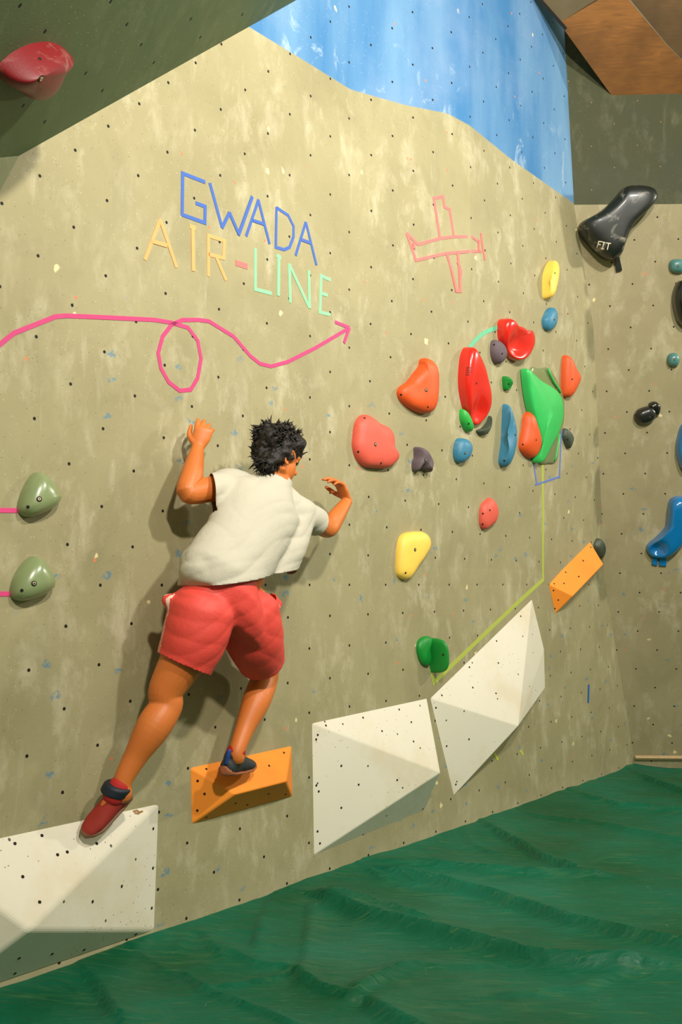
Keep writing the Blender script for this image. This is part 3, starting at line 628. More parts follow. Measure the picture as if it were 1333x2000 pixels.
for k in range(10):
    t = k / 9; s = cos(t * pi / 2 * 0.97) ** 0.6; h = H0 if k == 0 else 0.06 * sin(t * pi / 2) ** 0.7
    for r in ring: q_ = cen.lerp(r, s); vv.append(Vector((q_.x, q_.y, h)))
for k in range(9):
    for i in range(len(ring)): a = len(ring); fs.append((k * a + i, k * a + (i + 1) % a, (k + 1) * a + (i + 1) % a, (k + 1) * a + i))
fs.append(tuple(range(9 * len(ring), 10 * len(ring))))
kn = mk('knob', vv, fs, BLK, parent=kr[0], smooth=True); place_holes(kr[0], kn, kf.M, big=z8((975, 612)), rb=0.007)
hold('round glossy blue hold cut by the right edge, above the blue scoop', z8((1200, 755), (1165, 830), (1148, 930), (1160, 1020), (1200, 1110), (1280, 1130), (1350, 1050), (1370, 930), (1340, 810), (1270, 750)), 0.10, DBL, frame=fr_right, e=(0.5, 0.6))
bs = hold('glossy blue banana-shaped scoop hold with two fixing tabs at the right edge', z8((1088, 1480), (1098, 1380), (1130, 1335), (1190, 1323), (1290, 1340), (1330, 1420), (1310, 1520), (1250, 1620), (1150, 1740), (1060, 1790), (960, 1782), (918, 1730), (930, 1690), (1000, 1635), (1070, 1565)), 0.12, DBL, frame=fr_right, e=(0.4, 0.45), hb=0.3, dents=[(*z8((1010, 1735))[0], 14, 0.07)], peak=z8((1190, 1520))[0])
for q4 in (((968, 1760), (1012, 1760), (1006, 1862), (966, 1850)), ((1030, 1765), (1080, 1750), (1078, 1864), (1022, 1860))):
    tv_ = [bs[2].hit(*p, h) for p in z8(*q4) for h in (-0.002, 0.02)]
    tb = mk('fixing_tab', tv_, [(0, 2, 4, 6), (1, 7, 5, 3), (0, 1, 3, 2), (2, 3, 5, 4), (4, 5, 7, 6), (6, 7, 1, 0)], DBL, parent=bs[0]); bevel(tb, 0.003)
# ------------------------------------------------------------------ tape on the wall
def tape(name, label, strokes, rgb, width=0.0165, group=None, cat='tape', curve=False):
    mat = COLS.get(('t', rgb))
    if not mat: mat = COLS[('t', rgb)] = plain('tape_%02x%02x%02x' % rgb, rgb, 0.6, 0.1, bump=0.05, scale=30)
    allp = [p for s in strokes for p in s]; c = fr_main(sum(p[0] for p in allp) / len(allp), sum(p[1] for p in allp) / len(allp))
    vv = []; fs = []
    for si, st in enumerate(strokes):
        if curve:
            Pp = [Vector((*p, 0)) for p in st]; ext = [2 * Pp[0] - Pp[1]] + Pp + [2 * Pp[-1] - Pp[-2]]; st = []
            for i in range(len(Pp) - 1):
                p0, p1, p2, p3 = ext[i:i + 4]
                for s in range(6):
                    t = s / 6; q_ = 0.5 * ((2 * p1) + (p2 - p0) * t + (2 * p0 - 5 * p1 + 4 * p2 - p3) * t * t + (3 * p1 - p0 - 3 * p2 + p3) * t ** 3); st.append((q_.x, q_.y))
            st.append((Pp[-1].x, Pp[-1].y))
        uv = [Vector(main_uv(*p)) for p in st]
        dn = []
        for a, b in zip(uv[:-1], uv[1:]):
            k = max(1, int((b - a).length / 0.08)); dn += [a.lerp(b, i / k) for i in range(k)]
        dn.append(uv[-1]); uv = dn; h = 0.0022 + 0.0006 * si; base = len(vv)
        for i, p in enumerate(uv):
            t0 = (p - uv[i - 1]).normalized() if i else (uv[1] - p).normalized(); t1 = (uv[i + 1] - p).normalized() if i < len(uv) - 1 else t0
            t = (t0 + t1).normalized(); m = min(1.6, 1 / max(0.4, t.dot(t0))); nv = Vector((-t.y, t.x)) * width / 2 * m
            for s in (-1, 1):
                q_ = p + nv * s
                vv.append(main_pt(q_.x, q_.y, h)); vv.append(main_pt(q_.x, q_.y, -0.001))
        K = len(uv)
        for i in range(K - 1):
            a = base + 4 * i; b = a + 4
            fs += [(a, b, b + 2, a + 2), (a + 1, a + 3, b + 3, b + 1), (a, a + 1, b + 1, b), (a + 2, b + 2, b + 3, a + 3)]
        fs += [(base, base + 2, base + 3, base + 1)]; a = base + 4 * (K - 1); fs.append((a, a + 1, a + 3, a + 2))
    o = mk(name, vv, fs, mat, c.M, local=False); return tag(o, label, cat, group)
zt = zc(240, 300, 2.898)
BT = (54, 92, 170); OT = (222, 156, 92); MT = (130, 214, 150); PK = (216, 66, 124); SP = (216, 106, 100)
G1 = 'blue tape letters'; G2 = 'orange tape letters'; G3 = 'mint tape letters'
tape('tape_letter', 'blue tape letter G, first of the top word', [zt((466, 162), (338, 112), (336, 346), (464, 392), (466, 300), (412, 280))], BT, group=G1, cat='letter')
tape('tape_letter', 'blue tape letter W of the top word', [zt((492, 166), (562, 420)), zt((560, 422), (604, 334)), zt((602, 332), (658, 460)), zt((654, 462), (732, 244))], BT, group=G1, cat='letter')
tape('tape_letter', 'blue tape letter A between the W and the D', [zt((698, 468), (768, 262)), zt((766, 260), (830, 512)), zt((735, 378), (800, 400))], BT, group=G1, cat='letter', width=0.015)
tape('tape_letter', 'blue tape letter D of the top word', [zt((870, 304), (866, 530), (914, 544), (944, 530), (966, 472), (966, 410), (936, 350), (870, 306))], BT, group=G1, cat='letter', width=0.015)
tape('tape_letter', 'blue tape letter A ending the top word', [zt((978, 578), (1036, 388)), zt((1036, 388), (1096, 632)), zt((1008, 486), (1066, 508))], BT, group=G1, cat='letter', width=0.015)
tape('tape_letter', 'orange tape letter A starting the second line', [zt((124, 602), (212, 372)), zt((210, 372), (304, 646)), zt((162, 496), (250, 522))], OT, group=G2, cat='letter')
tape('tape_letter', 'orange tape letter i with a square dot', [zt((378, 410), (412, 424)), zt((396, 428), (399, 666))], OT, group=G2, cat='letter', width=0.019)
tape('tape_letter', 'orange tape letter R before the dash', [zt((484, 696), (484, 464), (574, 494), (570, 592), (484, 570)), zt((530, 590), (584, 718))], OT, group=G2, cat='letter')
tape('tape_dash', 'short pink tape dash between the orange and mint letters', [zt((638, 618), (706, 640))], SP, width=0.026)
tape('tape_letter', 'mint green tape letter L after the dash', [zt((750, 536), (750, 768), (842, 792))], MT, group=G3, cat='letter')
tape('tape_letter', 'mint green tape letter i with a square dot', [zt((870, 576), (894, 590)), zt((882, 592), (880, 806))], MT, group=G3, cat='letter', width=0.018)
tape('tape_letter', 'mint green tape letter N', [zt((948, 844), (942, 624)), zt((942, 628), (1056, 874)), zt((1056, 876), (1052, 662))], MT, group=G3, cat='letter')
tape('tape_letter', 'mint green tape letter E ending the second line', [zt((1176, 716), (1122, 692), (1116, 898), (1174, 912)), zt((1116, 790), (1158, 802))], MT, group=G3, cat='letter')
za = zc(0, 560, 1.8514)
tape('tape_arrow', 'long pink tape arrow with a loop, curving above the climber', [za((-40, 232), (0, 208), (50, 168), (200, 108), (240, 105), (400, 112), (560, 120), (620, 130), (680, 148), (715, 195), (727, 260), (715, 330), (690, 372), (650, 376), (610, 345), (582, 295), (572, 240), (588, 180), (620, 138), (660, 120), (720, 120), (756, 125), (845, 180), (905, 250), (940, 278), (980, 288), (1040, 272), (1140, 222), (1262, 150)), za((1212, 128), (1264, 148)), za((1264, 148), (1244, 204))], (188, 52, 108), width=0.0175)
tape('tape_strip', 'pink tape strip running to the upper grey-green hold', [[(-60, 996), (34, 997)]], PK, width=0.017, group='pink tape strips at the left edge')
tape('tape_strip', 'pink tape strip running to the lower grey-green hold', [[(-60, 1159), (20, 1160)]], PK, width=0.017, group='pink tape strips at the left edge')
zp = zc(760, 340, 2.326)
tape('tape_aeroplane', 'pink tape outline of an aeroplane right of the lettering', [zp((232, 290), (204, 110), (246, 102), (252, 150), (276, 160), (296, 290)), zp((80, 268), (132, 320), (232, 292), (300, 284), (380, 286), (410, 310)), zp((80, 268), (122, 392), (260, 360), (420, 350)), zp((418, 268), (424, 320), (436, 390)), zp((262, 360), (306, 532), (324, 532), (310, 350)), zp((312, 400), (326, 440), (322, 480)), zp((408, 300), (408, 350)), zp((112, 315), (112, 340))], SP, width=0.017)
tape('tape_strip', 'mint green tape strip joining the two glossy red holds', [z6c((683, 214), (720, 170), (770, 130), (838, 105))], (92, 180, 140), width=0.025, curve=True)
tape('tape_strip', 'yellow-green tape line from the big green hold down to the green cloven hold', [[(1060, 898), (1061, 1000), (1061, 1132), (1000, 1188), (848, 1333), (842, 1306)]], (168, 178, 76), width=0.027)
tape('tape_strip', 'thin blue tape outline hanging below the big green hold', [[(1042, 900), (1049, 946)], [(1046, 947), (1094, 931)], [(1093, 934), (1097, 838)]], (92, 116, 186), width=0.012)
tape('tape_strip', 'short upright blue tape strip low on the wall near the corner', [z8b((1041, 1165), (1038, 1260))], (18, 92, 160), width=0.024)
tape('tape_scrap', 'yellow tape scrap stuck below the tall white volume', [[(966, 1472), (973, 1484)]], (176, 184, 60), width=0.02, group='yellow tape scraps')
tape('tape_scrap', 'smaller yellow tape scrap at the right, near the tall white volume', [[(1017, 1466), (1022, 1474)]], (186, 190, 70), width=0.018, group='yellow tape scraps')
# ------------------------------------------------------------------ the climber
def W(px, py, n): return base_hit(px, py, n)
J = dict(pel=W(437, 1185, .28), C7=W(540, 955, .28), Ls=W(450, 950, .19), Rs=W(586, 1001, .30), Le=W(368, 962, .17), Lw=W(386, 876, .12),
         Re=W(641, 1033, .25), Rw=W(679, 978, .22), Lh=W(400, 1198, .29), Rh=W(478, 1192, .28), Lk=W(325, 1362, .20), La=W(240, 1526, .13),
         Rk=W(516, 1318, .14), Ra=W(463, 1466, .19), Lheel=W(243, 1545, .12))
def loft(secs, K=20):
    """closed tube through (centre, x radius vector, y radius vector)"""
    vv = []; fs = []
    for c, x, y in secs:
        for k in range(K): a = 2 * pi * k / K; vv.append(c + x * cos(a) + y * sin(a))
    n = len(secs)
    for i in range(n - 1):
        for k in range(K): fs.append((i * K + k, i * K + (k + 1) % K, (i + 1) * K + (k + 1) % K, (i + 1) * K + k))
    fs += [tuple(range(K))[::-1], tuple(range((n - 1) * K, n * K))]
    return vv, fs
def limb(pts, radii, K=18, flat=1.0, side=None, sub=6):
    P = [Vector(p) for p in pts]; ext = [2 * P[0] - P[1]] + P + [2 * P[-1] - P[-2]]; R_ = [radii[0]] + list(radii) + [radii[-1]]
    C = []; R = []
    cr_ = lambda a, b, c, d, t: 0.5 * ((2 * b) + (c - a) * t + (2 * a - 5 * b + 4 * c - d) * t * t + (3 * b - a - 3 * c + d) * t ** 3)
    for i in range(len(P) - 1):
        for s in range(sub): t = s / sub; C.append(cr_(*ext[i:i + 4], t)); R.append(cr_(*R_[i:i + 4], t))
    C.append(P[-1]); R.append(radii[-1]); secs = []; prev = None
    t0 = (C[1] - C[0]).normalized()
    C = [C[0] - t0 * R[0] * 0.6, C[0] - t0 * R[0] * 0.35] + C; R = [R[0] * 0.5, R[0] * 0.85] + R
    t1 = (C[-1] - C[-2]).normalized(); C += [C[-1] + t1 * R[-1] * 0.5, C[-1] + t1 * R[-1] * 0.8]; R += [R[-1] * 0.8, R[-1] * 0.4]
    for i, c in enumerate(C):
        t = (C[min(i + 1, len(C) - 1)] - C[max(i - 1, 0)]).normalized()
        x = side if (side is not None and prev is None) else (prev if prev is not None else t.orthogonal())
        x = (x - t * x.dot(t)).normalized(); prev = x; y = t.cross(x)
        secs.append((c, x * R[i], y * R[i] * flat))
    return loft(secs, K)
def ellip(c, ax, K=20, R=14):
    vv = [c + ax[2]]; fs = []
    for i in range(1, R):
        a = pi * i / R
        for k in range(K): b = 2 * pi * k / K; vv.append(c + ax[0] * sin(a) * cos(b) + ax[1] * sin(a) * sin(b) + ax[2] * cos(a))
    vv.append(c - ax[2])
    for k in range(K): fs.append((0, 1 + k, 1 + (k + 1) % K)); fs.append((len(vv) - 1, len(vv) - 1 - K + (k + 1) % K, len(vv) - 1 - K + k))
    for i in range(R - 2):
        for k in range(K): a = 1 + i * K; fs.append((a + k, a + K + k, a + K + (k + 1) % K, a + (k + 1) % K))
    return vv, fs
def union(parts): 
    vv = []; fs = []
    for v, f in parts: o = len(vv); vv += v; fs += [tuple(i + o for i in q) for q in f]
    return vv, fs
def voxel(name, parts, size, smooth, M, extra=0):
    """grow one continuous surface out of overlapping lofts"""
    vv, fs = union(parts); I = M.inverted()
    me = bpy.data.meshes.new(name + '_src'); me.from_pydata([tuple(I @ v) for v in vv], [], fs)
    b = bmesh.new(); b.from_mesh(me); bmesh.ops.recalc_face_normals(b, faces=b.faces); b.to_mesh(me); b.free()
    o = bpy.data.objects.new(name + '_src', me); COL.objects.link(o)
    m = o.modifiers.new('r', 'REMESH'); m.mode = 'VOXEL'; m.voxel_size = size; m.use_smooth_shade = True
    if smooth: s = o.modifiers.new('s', 'SMOOTH'); s.factor = 0.5; s.iterations = smooth
    dg = bpy.context.evaluated_depsgraph_get(); dg.update()
    res = bpy.data.meshes.new_from_object(o.evaluated_get(dg)); bpy.data.objects.remove(o); bpy.data.meshes.remove(me)
    for p in res.polygons: p.use_smooth = True
    return res
def put(name, me, mat, parent):
    me.name = name; keep_ = [p.material_index for p in me.polygons]; me.materials.clear()
    for m in (mat if isinstance(mat, list) else [mat]): me.materials.append(m)
    if max(keep_, default=0): me.polygons.foreach_set('material_index', keep_)
    o = bpy.data.objects.new(name, me); COL.objects.link(o); o.parent = parent; return o
PM = mframe(W(463, 1512, 0.13), UD, ZD, ND); PI_ = PM.inverted()
person = empty('person', PM)
tag(person, 'person in cream t-shirt and coral shorts leaping across the wall, seen from behind', 'person')
n = NT('skin'); o = n.obj(); n.col(n.mix(n.noise(o, 7, 5), lin((196, 104, 40)), lin((210, 118, 52)))); n.rough(0.5)
n.b.inputs['Subsurface Weight'].default_value = 0.08; n.b.inputs['Subsurface Radius'].default_value = (0.012, 0.004, 0.002); n.bump(n.noise(o, 120, 4), 0.1, 0.002)
SKIN = n.m
def hand(wrist, fdir, palm_n, thumb_side, curl, scale=1.0, spread=0.10):
    """palm, four unequal bent fingers, a thumb off the side of the palm near its base"""
    f = fdir.normalized(); pn = (palm_n - f * palm_n.dot(f)).normalized(); s = thumb_side * f.cross(pn).normalized()   # s points to the thumb side
    out = []
    pc = wrist + f * 0.047 * scale
    out.append(loft([(wrist - f * 0.012 * scale, s * 0.024 * scale, pn * 0.018 * scale), (wrist + f * 0.01 * scale, s * 0.028 * scale, pn * 0.017 * scale), (wrist + f * 0.045 * scale, s * 0.038 * scale, pn * 0.016 * scale), (wrist + f * 0.08 * scale, s * 0.040 * scale, pn * 0.0135 * scale), (wrist + f * 0.092 * scale, s * 0.036 * scale, pn * 0.009 * scale)], 16))
    for i, (L, r) in enumerate([(0.072, 0.0086), (0.080, 0.0088), (0.074, 0.0084), (0.058, 0.0074)]):
        off = (1.5 - i) * 0.0205 * scale
        base = wrist + f * (0.083 - 0.004 * abs(1.2 - i)) * scale + s * off
        d = (f + s * (1.5 - i) * spread).normalized(); P = [base - d * 0.015 * scale, base]; ang = curl * (0.85 + 0.12 * i) * 0.55
        for seg, k in ((0.45, 1.0), (0.30, 1.9), (0.25, 2.6)):
            dd = d * cos(ang * k) + pn * sin(ang * k); P.append(P[-1] + dd * L * seg * scale)
        out.append(limb(P, [r * 1.05 * scale, r * 1.1 * scale, r * scale, r * 0.93 * scale, r * 0.75 * scale], K=10, sub=3))
    tb = wrist + f * 0.022 * scale + s * 0.026 * scale
    td = (f * 0.62 + s * 0.68 + pn * 0.38).normalized(); t2 = (f * 0.9 + s * 0.15 + pn * 0.5).normalized()
    out.append(limb([wrist + f * 0.012 * scale + s * 0.008 * scale, tb, tb + td * 0.034 * scale, tb + td * 0.034 * scale + t2 * 0.028 * scale, tb + td * 0.034 * scale + t2 * 0.05 * scale], [0.013 * scale, 0.0135 * scale, 0.0108 * scale, 0.0102 * scale, 0.008 * scale], K=10, sub=3))
    return out
parts = []
lat_s = (J['Rs'] - J['Ls']).normalized(); lat_h = (J['Rh'] - J['Lh']).normalized()
up = (J['C7'] - J['pel']).normalized()
def tsec(px, py, n, a, b, k):
    lat = lat_h.lerp(lat_s, k).normalized(); lat = (lat - up * lat.dot(up)).normalized(); fr = up.cross(lat).normalized()
    return (W(px, py, n), lat * a, fr * b)
# trunk
parts.append(loft([tsec(437, 1232, 0.26, .10, .08, 0), tsec(437, 1205, 0.27, .165, .11, 0), tsec(440, 1170, 0.28, .165, .105, 0), tsec(450, 1130, 0.285, .14, .095, .2), tsec(468, 1085, 0.285, .145, .10, .5),
    tsec(495, 1035, 0.28, .165, .105, .8), tsec(515, 995, 0.27, .175, .10, 1), tsec(526, 972, 0.265, .13, .08, 1), tsec(535, 955, 0.265, .065, .06, 1)], 24))
# head: looks along the wall to the right and slightly down
HC = W(544, 893, 0.285); HF = (UD * 0.96 + ND * 0.12 - ZD * 0.26).normalized(); HU = (ZD + UD * 0.12 + HF * 0.2); HU = (HU - HF * HU.dot(HF)).normalized(); HS = HF.cross(HU).normalized()   # HS: his right
parts.append(limb([J['C7'] - ZD * 0.03 , J['C7'].lerp(HC, 0.5) , HC - HU * 0.03], [0.062, 0.054, 0.052], K=18))
parts.append(ellip(HC + HU * 0.022 - HF * 0.010, [HF * 0.095, HS * 0.076, HU * 0.088]))
parts.append(ellip(HC - HU * 0.035 + HF * 0.026, [HF * 0.066, HS * 0.058, HU * 0.075]))          # face
parts.append(ellip(HC - HU * 0.086 + HF * 0.060, [HF * 0.026, HS * 0.030, HU * 0.022]))          # chin
parts.append(limb([HC - HU * 0.055 - HF * 0.01 + HS * 0.052, HC - HU * 0.088 + HF * 0.055 + HS * 0.012], [0.018, 0.016], K=10))
parts.append(limb([HC - HU * 0.055 - HF * 0.01 - HS * 0.052, HC - HU * 0.088 + HF * 0.055 - HS * 0.012], [0.018, 0.016], K=10))
parts.append(limb([HC + HU * 0.005 + HF * 0.082, HC - HU * 0.018 + HF * 0.096, HC - HU * 0.036 + HF * 0.104], [0.008, 0.010, 0.013], K=10))  # nose
parts.append(limb([HC + HU * 0.018 + HF * 0.078 - HS * 0.04, HC + HU * 0.022 + HF * 0.086, HC + HU * 0.018 + HF * 0.078 + HS * 0.04], [0.010, 0.009, 0.010], K=10))  # brow
parts.append(ellip(HC - HU * 0.058 + HF * 0.084, [HF * 0.010, HS * 0.022, HU * 0.006])); parts.append(ellip(HC - HU * 0.068 + HF * 0.080, [HF * 0.011, HS * 0.018, HU * 0.007]))  # lips
for sd in (-1, 1):
    parts.append(ellip(HC + HU * 0.002 + HF * 0.074 + HS * sd * 0.03, [HF * 0.011, HS * 0.013, HU * 0.008]))       # eyelids
    e0 = HC - HU * 0.012 - HF * 0.006 + HS * sd * 0.076
    P = [e0 + HU * (0.030 * cos(a)) + HF * (-0.006 + 0.017 * sin(a)) * 1.0 + HS * sd * 0.006 for a in [radians(d) for d in (60, 20, -20, -60, -100, -140, -170)]]
    parts.append(limb([e0 + HF * 0.012 + HU * 0.012] + P + [e0 - HU * 0.028 + HF * 0.006], [0.005] * (len(P) + 2), K=8, sub=3))
    parts.append(ellip(e0 - HF * 0.003, [HF * 0.014, HS * 0.007, HU * 0.024]))
# arms
dl = J['Ls'] - J['C7']; m_ = lambda a, b, t: a.lerp(b, t)
parts.append(limb([J['C7'] + dl * 0.35 - ZD * 0.02, J['Ls'], m_(J['Ls'], J['Le'], 0.5), J['Le'], m_(J['Le'], J['Lw'], 0.35), m_(J['Le'], J['Lw'], 0.75), J['Lw']], [0.05, 0.056, 0.052, 0.045, 0.046, 0.036, 0.027]))
dr = J['Rs'] - J['C7']
parts.append(limb([J['C7'] + dr * 0.35 - ZD * 0.02, J['Rs'], m_(J['Rs'], J['Re'], 0.5), J['Re'], m_(J['Re'], J['Rw'], 0.35), m_(J['Re'], J['Rw'], 0.75), J['Rw']], [0.045, 0.052, 0.048, 0.041, 0.041, 0.032, 0.025]))
parts += hand(J['Lw'], W(402, 828, 0.14) - J['Lw'], -ND * 0.7 + UD * 0.7, 1, 1.1, 1.02)
parts += hand(J['Rw'], W(664, 945, 0.21) - J['Rw'], -UD * 0.75 - ZD * 0.5 - ND * 0.3, -1, 0.95, 1.08)
# legs
parts.append(limb([J['Lh'] + ZD * 0.03, m_(J['Lh'], J['Lk'], 0.45), J['Lk'] + ZD * 0.03, J['Lk'] - ZD * 0.03 , m_(J['Lk'], J['La'], 0.36) + ND * 0.012, m_(J['Lk'], J['La'], 0.72), J['La'], J['La'] - ZD * 0.05], [0.10, 0.092, 0.068, 0.063, 0.066, 0.045, 0.036, 0.036], K=22))
parts.append(limb([J['Rh'] + ZD * 0.03, m_(J['Rh'], J['Rk'], 0.5), J['Rk'] + ZD * 0.03, J['Rk'] - ZD * 0.02, m_(J['Rk'], J['Ra'], 0.36) + ND * 0.010, m_(J['Rk'], J['Ra'], 0.72), J['Ra'], J['Ra'] - ZD * 0.03], [0.10, 0.088, 0.064, 0.060, 0.060, 0.042, 0.034, 0.034], K=22))
# feet inside the shoes
LT = W(172, 1618, 0.07); RT = W(490, 1497, 0.075); RH_ = W(437, 1497, 0.17)
parts.append(limb([J['La'] - ZD * 0.02, m_(J['La'], LT, 0.5), m_(J['La'], LT, 0.6)], [0.032, 0.02, 0.012], K=12))
parts.append(limb([J['Ra'] - ZD * 0.02, m_(RH_, RT, 0.4), m_(RH_, RT, 0.6)], [0.032, 0.018, 0.012], K=12))
body = put('body', voxel('body', parts, 0.0042, 3, PM), SKIN, person)
# ---- garments
def fold_field(p, seeds, amp):
    s = 0
    for (d, fq, ph, wgt) in seeds:
        w_ = noise.noise(p * 4.0 + Vector((ph, 0, 0))) * 2.2
        s += wgt * (abs(sin(p.dot(d) * fq + ph + w_)) ** 0.7 - 0.6) * (0.5 + noise.noise(p * 3 + Vector((0, ph, 3))))
    return s * amp
def garment(name, parts, cuts, mat, seeds, amp, size=0.007, sm=16, thick=0.003, fm=None):
    me = voxel(name, parts, size, sm, PM)
    b = bmesh.new(); b.from_mesh(me); b.normal_update()
    mv = {v: v.normal * fold_field(v.co, seeds, amp) for v in b.verts}
    for v, d in mv.items(): v.co += d
    for c, nrm, rad in cuts:
        cl = PI_ @ c; nl = (PI_.to_3x3() @ nrm).normalized()
        geo = [f for f in b.faces if (f.calc_center_median() - cl).length < rad]
        ge = set(geo); es = {e for f in geo for e in f.edges}; ve = {v for f in geo for v in f.verts}
        r = bmesh.ops.bisect_plane(b, geom=list(ge) + list(es) + list(ve), plane_co=cl, plane_no=nl, dist=1e-5)
        kill = [f for f in b.faces if (f.calc_center_median() - cl).length < rad * 1.02 and (f.calc_center_median() - cl).dot(nl) > 0]
        bmesh.ops.delete(b, geom=kill, context='FACES')
    # keep the biggest island
    b.verts.ensure_lookup_table(); seen = set(); best = []
    for v in b.verts:
        if v in seen: continue
        st = [v]; seen.add(v); isl = [v]
        while st:
            x = st.pop()
            for e in x.link_edges:
                y = e.other_vert(x)
                if y not in seen: seen.add(y); st.append(y); isl.append(y)
        if len(isl) > len(best): best = isl
    bs_ = set(best); bmesh.ops.delete(b, geom=[v for v in b.verts if v not in bs_], context='VERTS')
    for f in b.faces:
        f.smooth = True
        if fm: f.material_index = fm(PM @ f.calc_center_median(), (PM.to_3x3() @ f.normal))
    b.to_mesh(me); b.free()
    o = put(name, me, mat, person); solid(o, thick, -1); return o
n = NT('cream_cotton'); o = n.obj(); n.col(n.mix(n.noise(o, 5, 5), lin((184, 178, 160)), lin((194, 188, 170)))); n.rough(0.85); n.bump(n.noise(o, 26, 6, 0.6, 1.0), 0.35, 0.006); COT = n.m
n = NT('coral_polyester'); o = n.obj(); n.col(n.mix(n.noise(o, 4, 5), lin((216, 62, 52)), lin((224, 76, 64)))); n.rough(0.6); n.bump(n.noise(o, 22, 6, 0.6, 1.2), 0.35, 0.006); COR = n.m
WHT = plain('white_piping', (232, 200, 184), 0.7, bump=0)
hemC = W(438, 1133, 0.28); hemN = (W(335, 1152, 0.28) - W(540, 1116, 0.28)).normalized()
hn = hemN.cross(ND).normalized()
if hn.z > 0: hn = -hn
sl = (J['Le'] - J['Ls']).normalized(); slh = W(416, 957, 0.21); sr = (J['Re'] - J['Rs']).normalized(); srh = W(619, 1020, 0.28)
shirt = [loft([tsec(428, 1185, 0.29, .20, .16, 0), tsec(437, 1135, 0.29, .215, .16, 0), tsec(452, 1100, 0.29, .19, .145, .2), tsec(474, 1060, 0.29, .175, .135, .5), tsec(497, 1015, 0.28, .185, .128, .8), tsec(514, 980, 0.27, .18, .115, 1), tsec(526, 958, 0.265, .11, .09, 1), tsec(537, 942, 0.265, .075, .072, 1), tsec(543, 925, 0.265, .07, .07, 1)], 28),
         limb([J['C7'] + dl * 0.35 - ZD * 0.035, J['Ls'] , m_(J['Ls'], slh, 0.6), slh + sl * 0.05], [0.075, 0.076, 0.070, 0.067], K=20),
         limb([J['C7'] + dr * 0.35 - ZD * 0.035, J['Rs'], m_(J['Rs'], srh, 0.6), srh + sr * 0.05], [0.065, 0.066, 0.064, 0.062], K=20),
         limb([W(550, 968, 0.275), J['Rs']], [0.055, 0.064], K=20),
         limb([J['Rs'] - ZD * 0.02, W(555, 1075, 0.3), W(520, 1130, 0.29)], [0.07, 0.09, 0.09], K=18),
         limb([J['Ls'] - ZD * 0.02, W(440, 1030, 0.25), W(392, 1115, 0.3)], [0.06, 0.075, 0.085], K=18)]
# vectors below are in the climber's local frame (x along the wall, y up, z off the wall)
garment('t_shirt', shirt, [(hemC, hn, 0.36), (slh, (Vector((-1, -0.15, -0.05)) + sl * 0.3).normalized(), 0.11), (srh, sr, 0.115), (W(545, 940, 0.265), up, 0.08)], COT,
        [(Vector((-0.45, 0.88, 0.2)), 30, 1.0, 1.0), (Vector((-0.25, 0.95, -0.1)), 58, 2.5, 0.5), (Vector((0.8, 0.3, 0.3)), 22, 4.0, 0.5)], 0.0065)
# shorts: waist, seat and two loose legs
lk = (J['Lk'] - J['Lh']).normalized(); rk = (J['Rk'] - J['Rh']).normalized(); lh = W(360, 1296, 0.235); rh = W(511, 1292, 0.2)
shorts = [loft([tsec(437, 1098, 0.29, .155, .125, 0), tsec(437, 1125, 0.29, .165, .13, 0), tsec(438, 1165, 0.29, .20, .15, 0), tsec(438, 1205, 0.28, .215, .15, 0), tsec(438, 1235, 0.27, .19, .12, 0)], 28),
          limb([J['Lh'] + ZD * 0.02 - UD * 0.01, W(382, 1240, 0.27), lh, lh + lk * 0.06], [0.13, 0.128, 0.112, 0.108], K=24),
          limb([J['Rh'] + ZD * 0.02 + UD * 0.01, W(495, 1240, 0.255), rh, rh + rk * 0.06], [0.13, 0.125, 0.100, 0.095], K=24),
          limb([W(350, 1178, 0.24), W(328, 1172, 0.21)], [0.05, 0.03], K=10), limb([W(520, 1170, 0.28), W(546, 1182, 0.3)], [0.045, 0.02], K=10)]
def sf(c, nn2):
    for h, k, sg in ((J['Lh'], lk, -1), (J['Rh'], rk, 1)):
        r = c - h; t = r.dot(k); rad = (r - k * t)
        if rad.length < 0.17 and t > -0.02:
            q_ = math.degrees(math.atan2(rad.dot(ND), rad.dot(UD) * sg)); q_ -= -28 if sg < 0 else 36
            if 3 < abs(q_) < 7.5: return 1
    return 0
garment('shorts', shorts, [(W(437, 1112, 0.29), up, 0.30), (lh, lk, 0.165), (rh, rk, 0.145)], [COR, WHT],
        [(Vector((0.4, 0.9, 0.1)), 40, 0.5, 1.0), (Vector((-0.5, 0.8, 0.2)), 46, 2.0, 0.8)], 0.004, fm=sf)
# ---- hair
n = NT('black_hair'); o = n.obj(); n.col(n.mix(n.noise(o, 40, 4), lin((14, 11, 8)), lin((34, 25, 16)))); n.rough(0.55); n.bump(n.noise(n.mapping(o, (1, 1, 1)), 90, 6), 0.6, 0.01); HAIR = n.m
hp = [ellip(HC + HU * 0.040 - HF * 0.020, [HF * 0.112, HS * 0.098, HU * 0.098]), ellip(HC - HU * 0.005 - HF * 0.045, [HF * 0.075, HS * 0.083, HU * 0.085]), ellip(HC + HU * 0.085 - HF * 0.045, [HF * 0.075, HS * 0.07, HU * 0.045]),
      ellip(HC + HU * 0.06 + HF * 0.055, [HF * 0.045, HS * 0.065, HU * 0.045]), ellip(HC - HU * 0.06 - HF * 0.058, [HF * 0.04, HS * 0.05, HU * 0.04])]
me = voxel('hair', hp, 0.005, 3, PM)
b = bmesh.new(); b.from_mesh(me); b.normal_update()
for v in b.verts: v.co += v.normal * (0.030 * noise.noise(v.co * 17) + 0.012 * noise.noise(v.co * 48))
b.to_mesh(me); 
vs_ = [(PM @ v.co, (PM.to_3x3() @ v.normal)) for v in b.verts]; b.free()
hair = put('hair', me, HAIR, person)
random.seed(5); vv = []; fs = []
